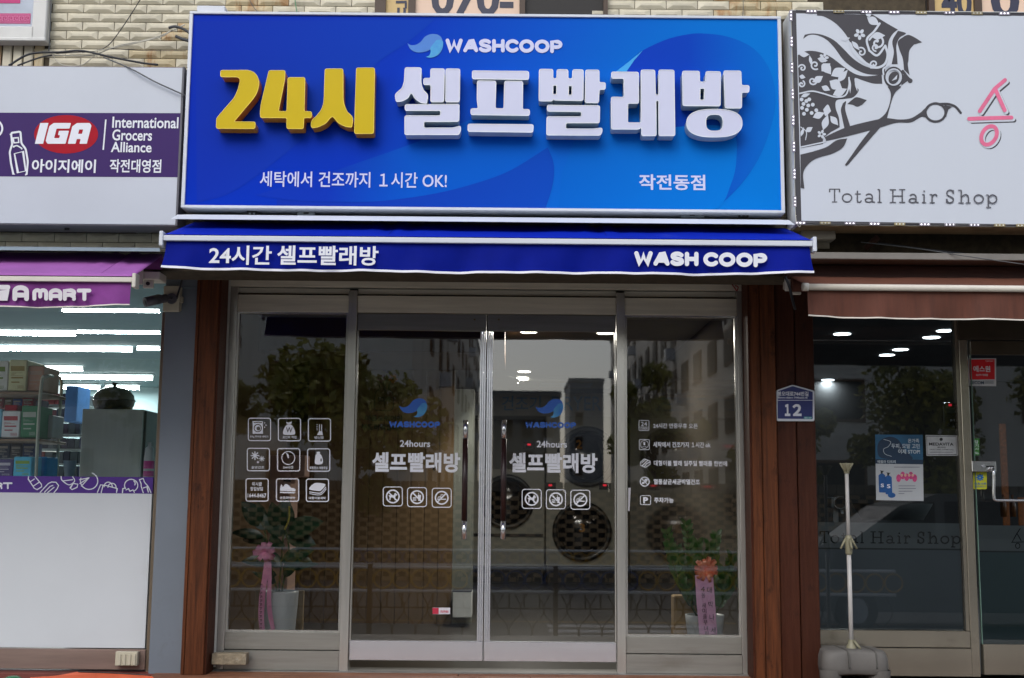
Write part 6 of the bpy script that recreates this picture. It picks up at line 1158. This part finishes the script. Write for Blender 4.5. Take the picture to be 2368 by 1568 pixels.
CP = mat('cream_pole', rgb(190, 187, 184), .4, var=.05); px0 = (at(1960.5, 1075, YU).x+at(1964, 1490, YU).x)/2; ztp = at(1960, 1072, YU).z; zmd = at(1961, 1255, YU).z
cylo('pole', (px0, YU, .13), (px0, YU, zmd), .0130, CP, us, n=20); cylo('upper_pole', (px0, YU, zmd), (px0, YU, ztp-.01), .0112, CP, us, n=20)
OLV = mat('olive_plastic', rgb(140, 136, 112), .5, var=.08)
lathe('top_socket', (px0, YU, ztp-.06), [(.016, 0), (.017, .02), (.030, .045), (.034, .055), (.034, .062), (.014, .062)], OLV, us, 18)
for q in range(6): a_ = q*1.047+.2; cylo('socket_lug', (px0+math.cos(a_)*.012, YU+math.sin(a_)*.012, ztp-.05), (px0+math.cos(a_)*.042, YU+math.sin(a_)*.042, ztp+.002), .005, OLV, us, n=6)
lathe('mid_collar', (px0, YU, zmd-.03), [(.017, -.04), (.021, -.03), (.021, .05), (.018, .07), (.014, .075)], OLV, us, 18)
for q in range(4): a_ = q*1.571+.1; cylo('collar_lug', (px0+math.cos(a_)*.018, YU+math.sin(a_)*.018, zmd+.025), (px0+math.cos(a_)*.05, YU+math.sin(a_)*.05, zmd-.035), .007, OLV, us, n=8)
lathe('base_collar', (px0, YU, .187), [(.032, 0), (.030, .015), (.02, .03), (.017, .055)], OLV, us, 18); cylo('clamp_lever', (px0+.012, YU-.02, .235), (px0+.042, YU-.04, .19), .008, OLV, us, n=8)
# ================================================================== the street behind the viewer, seen mirrored in the glass
CONW = stains(mat('pale_apartment_paint', rgb(234, 230, 220), .8, var=.08, scale=.4, stretch=(1, 1, .1)), rgb(120, 116, 108), .55, .8, .6, (1, 1, .15), .5)
WIN = mat('far_window_glass', (.02, .022, .025), .6, spec=.15); WFR = mat('far_window_frame', rgb(120, 92, 70), .6); CONG = mat('grey_apartment_paint', rgb(150, 152, 154), .85, var=.1, scale=.3)
def building(label, x0, x1, ya, yb, h_, m, floors, wins, side=0, zb0=-.9):
    e = empty('apartment_block', ((x0+x1)/2, (ya+yb)/2, zb0), label, 'building'); box('wall', x0, x1, yb, ya, zb0, h_, m, e); box('parapet', x0-.1, x1+.1, yb-.1, ya+.1, h_, h_+.5, CONG, e)
    wm = None
    for (axis, fixed, p0_, p1_, step, w_) in wins:
        n = int((p1_-p0_)/step)
        for k in range(floors):
            zc = 1.0+k*2.8
            if zc+1 > h_: break
            for i in range(n):
                c = p0_+(i+.5)*step
                if axis == 'x': b = (c-w_/2, c+w_/2, fixed-.06, fixed+.06)
                else: b = (fixed-.06, fixed+.06, c-w_/2, c+w_/2)
                o = box('window', *b, zc, zc+1.5, WFR, e); 
                if axis == 'x': box('pane', b[0]+.1, b[1]-.1, b[2]-.02, b[3]+.02, zc+.1, zc+1.4, WIN, o)
                else: box('pane', b[0]-.02, b[1]+.02, b[2]+.1, b[3]-.1, zc+.1, zc+1.4, WIN, o)
                if (i*7+k*3) % 4 == 0:
                    if axis == 'x': box('air_unit', c-.4, c+.4, fixed, fixed+.45, zc-.7, zc-.1, WHT, e)
                    else: s_ = -1 if side > 0 else 1; box('air_unit', *sorted((fixed, fixed+s_*.5)), c-.4, c+.4, zc-.7, zc-.1, WHT, e)
    return e
building('pale apartment block mirrored in the left laundry window and left door', -26, -3.1, -30, -110, 15, CONW, 5, (('x', -30, -25.5, -5, 3.4, 1.5), ('y', -3.1, -108, -33, 6.0, 1.6)), -1)
building('pale apartment block with air units mirrored in the right laundry window', 8.9, 30, -34, -100, 15, CONW, 5, (('y', 8.9, -98, -35, 4.2, 2.2), ('x', -34, 9.5, 29, 3.6, 1.8)), 1)
building('low grey building closing the street, mirrored in the right door', -1.6, 4.4, -100, -118, 10.2, CONG, 3, (('x', -100, -1.2, 4.2, 1.8, 1.0),)); building('far narrow tower mirrored above the right door emblem', 6.6, 10.4, -128, -140, 14.2, CONG, 4, (('x', -128, 6.8, 10.2, 1.7, .9),))
LF1 = mat('street_tree_leaf', rgb(168, 156, 62), .6, var=.4, scale=2, col2=rgb(92, 104, 42)); BRK = mat('bark', rgb(70, 56, 44), .9, var=.3)
def tree(x, y, h_, r, label, m=LF1, n=4500, z0=-.9):
    e = empty('street_tree', (x, y, z0), label, 'tree'); cylo('trunk', (x, y, z0), (x+.1, y, h_-r), .11, BRK, e, r1=.06, n=9)
    cl_ = [(Vector((x+random.gauss(0, r*.5), y+random.gauss(0, r*.5), h_-r*1.0+random.gauss(0, r*.5))), r*random.uniform(.25, .5)) for _ in range(14)]
    for c, _ in cl_[:6]: cylo('limb', (x+.06, y, h_-r*1.9), c, .035, BRK, e, r1=.012, n=6)
    vs = []; fs = []
    for i in range(n):
        c, cr_ = random.choice(cl_); d_ = Vector((random.gauss(0, 1), random.gauss(0, 1), random.gauss(0, 1))).normalized()*cr_*random.random()**.4; p = c+d_; u_ = Vector((random.gauss(0, 1), random.gauss(0, 1), random.gauss(0, 1))).normalized()*.10; v_ = u_.cross(Vector((random.random(), random.random(), random.random()))).normalized()*.06; b = len(vs); vs += [p-u_, p+v_, p+u_, p-v_]; fs.append((b, b+1, b+2, b+3))
    c = mesh('crown', vs, fs, m, e); c['kind'] = 'stuff'
tree(-2.9, -14.6, 4.3, 1.5, 'yellowing street tree mirrored in the left window and left door'); tree(-7.0, -17, 5.2, 1.7, 'street tree beyond the left edge of the laundry glass')
tree(3.9, -26, 4.2, 1.1, 'small street tree mirrored at the right edge of the right door'); tree(9.4, -20, 5.0, 1.6, 'bushy street tree mirrored in the salon window'); tree(14.5, -22, 6.6, 2.0, 'tall street tree mirrored in the salon door'); tree(7.2, -24, 3.2, 1.0, 'low street tree mirrored left in the salon window')
# lattice brick garden wall
BW = mat('brown_brick', rgb(196, 160, 118), .85, var=.25, scale=3); bw_ = empty('garden_wall', (0, -22, -.9), 'brown openwork brick wall across the street, mirrored low in the glass', 'wall')
box('wall', -26, 26, -22.12, -22, -.9, 1.25, mat('dark_gap_backing', rgb(40, 30, 22), .9, var=.2), bw_)  # slab coloured dark as the shade in the openings between the bricks
vs = []; fs = []; 
def addb(x0, x1, y0, y1, z0, z1):
    b = len(vs); vs.extend([(x0, y0, z0), (x1, y0, z0), (x1, y1, z0), (x0, y1, z0), (x0, y0, z1), (x1, y0, z1), (x1, y1, z1), (x0, y1, z1)]); fs.extend([tuple(b+i for i in q) for q in ((0, 1, 5, 4), (1, 2, 6, 5), (2, 3, 7, 6), (3, 0, 4, 7), (4, 5, 6, 7))])
for r in range(20):
    z0 = -.9+r*.107
    for c in range(-54, 64):
        x0 = c*.24*1.6+(.19 if r % 2 else 0); addb(x0, x0+.22, -22.0, -21.93, z0+.006, z0+.10)
k = mesh('brickwork', vs, fs, BW, bw_); k['kind'] = 'stuff'
vs = []; fs = []
for c in range(-110, 120): addb(c*.22, c*.22+.18, -22.2, -21.85, 1.25, 1.48)
k = mesh('coping', vs, fs, mat('grey_coping', rgb(130, 116, 100), .85, var=.2, scale=3), bw_); k['kind'] = 'stuff'
# ring railings
YLW = mat('yellow_paint', rgb(206, 156, 40), .5); BLP = mat('blue_paint', rgb(40, 70, 130), .5); RAIL = mat('railing_grey', rgb(240, 240, 240), .4); IRON = mat('brown_iron', rgb(66, 50, 40), .6)
def torus_mesh(r, t, n=28, m_=6):
    vs = []; fs = []
    for i in range(n):
        for j in range(m_): q, w_ = 6.2832*i/n, 6.2832*j/m_; vs.append(((r+t*math.cos(w_))*math.cos(q), t*math.sin(w_), (r+t*math.cos(w_))*math.sin(q)))
    for i in range(n):
        for j in range(m_): fs.append((i*m_+j, ((i+1) % n)*m_+j, ((i+1) % n)*m_+(j+1) % m_, i*m_+(j+1) % m_))
    return vs, fs
def railing(Y, z_t, z_r, zbot, r, pitch, xa, xb, label, colf, lat):
    e = empty('ring_railing', ((xa+xb)/2, Y, zbot), label, 'railing'); 
    for z in (z_t, z_r): cylo('rail', (xa, Y, z), (xb, Y, z), .021, RAIL, e, n=10)
    cylo('rail', (xa, Y, zbot+.12), (xb, Y, zbot+.12), .014, IRON, e, n=8)
    vs, fs_ = torus_mesh(r, .012); mm = {}
    x = xa+r; i = 0
    while x < xb:
        m_ = colf(x)
        if m_.name not in mm: me = bpy.data.meshes.new('ring'); me.from_pydata(vs, [], fs_); me.materials.append(m_); me.polygons.foreach_set('use_smooth', [True]*len(me.polygons)); mm[m_.name] = me
        o = link('ring', mm[m_.name], None, e); o.location = (x, Y, (z_t+z_r)/2); x += pitch
    vs = []; fs = []
    def bar(pts, t):
        for a_, b_ in zip(pts, pts[1:]):
            b = len(vs); d_ = (Vector(b_)-Vector(a_)); n_ = Vector((-d_.y, d_.x)).normalized()*t
            for p in (a_, b_):
                for sx, sy in ((1, -t), (1, t), (-1, t), (-1, -t)): vs.append((p[0]+n_.x*sx, Y+sy, p[1]+n_.y*sx))
            for k in range(4): fs.append((b+k, b+(k+1) % 4, b+4+(k+1) % 4, b+4+k))
    x = xa; H_ = z_r-zbot-.12
    while x < xb:
        for s_ in (-1, 1): bar([(x+s_*(.006+(lat*.5-.008)*(lambda q: q*q*(3-2*q))(min(1, max(0, (t/16-.28)/.34)))*(1-.55*(lambda q: q*q*(3-2*q))(min(1, max(0, (t/16-.7)/.3))))), zbot+.12+H_*t/16) for t in range(17)], .007)
        x += lat
    k = mesh('ironwork', vs, fs, IRON, e); k['kind'] = 'stuff'
    x = xa
    while x <= xb: box('post', x-.03, x+.03, Y-.03, Y+.03, zbot, z_t+.04, IRON, e); x += 2.4
railing(-8.3, .17, -.13, -.9, .115, .245, -4.2, 5.0, 'near ring railing behind the viewer, mirrored in the laundry glass', lambda x: YLW if x < -.5 or x > 1.6 else BLP, .30)
railing(-13.4, .19, -.06, -.9, .105, .225, -5.2, 6.2, 'far ring railing across the lane, mirrored in the laundry glass', lambda x: YLW if x < -2.8 or x > .9 else BLP, .26)
LN = mat('yellow_road_paint', rgb(190, 150, 60), .7); WL = mat('white_road_paint', rgb(200, 200, 200), .7)
k = mesh('road_marking', [(-60, -12.4, -.896), (60, -12.4, -.896), (60, -12.25, -.896), (-60, -12.25, -.896)], [(0, 1, 2, 3)], LN); tag(k, 'yellow line painted along the lane', 'road marking', kind='structure')
for i in range(5):
    k = mesh('road_marking', [(.6+i*.0, -11.9+i*.75, -.895), (3.2, -11.9+i*.75, -.895), (3.2, -11.5+i*.75, -.895), (.6, -11.5+i*.75, -.895)], [(0, 1, 2, 3)], WL); tag(k, 'white crossing stripe on the lane', 'road marking', 'crossing stripes', 'structure')
# parked van mirrored in the salon window
va_ = empty('parked_van', (7.2, -12, -.9), 'white parked van mirrored in the salon window', 'van'); VW = mat('van_white', rgb(96, 98, 98), .35, var=.02)
prof = [(4.3, -.55), (4.3, .0), (4.55, .35), (5.3, .5), (6.0, 1.0), (6.6, 1.2), (9.4, 1.22), (9.6, .9), (9.65, -.5), (9.5, -.6), (4.5, -.6)]
vs = [(x, -11.2, z) for x, z in prof]+[(x, -12.9, z) for x, z in prof]; n = len(prof); fs = [tuple(range(n)), tuple(range(n, 2*n))]+[(i, (i+1) % n, n+(i+1) % n, n+i) for i in range(n)]
b_ = mesh('body', vs, fs, VW, va_); 
for a_ in ([(5.5, .52), (6.05, .95), (6.55, 1.08), (6.55, .52)], [(6.7, .52), (6.7, 1.08), (7.9, 1.09), (7.9, .52)], [(8.05, .52), (8.05, 1.09), (9.3, 1.09), (9.4, .52)]): mesh('window', [(x, -11.19, z) for x, z in a_], [(0, 1, 2, 3)], WIN, va_)
for x in (5.3, 8.6): cylo('wheel', (x, -11.15, -.58), (x, -11.4, -.58), .32, DARK, va_, n=28); cylo('rim', (x, -11.13, -.58), (x, -11.2, -.58), .19, ALU, va_, n=20)
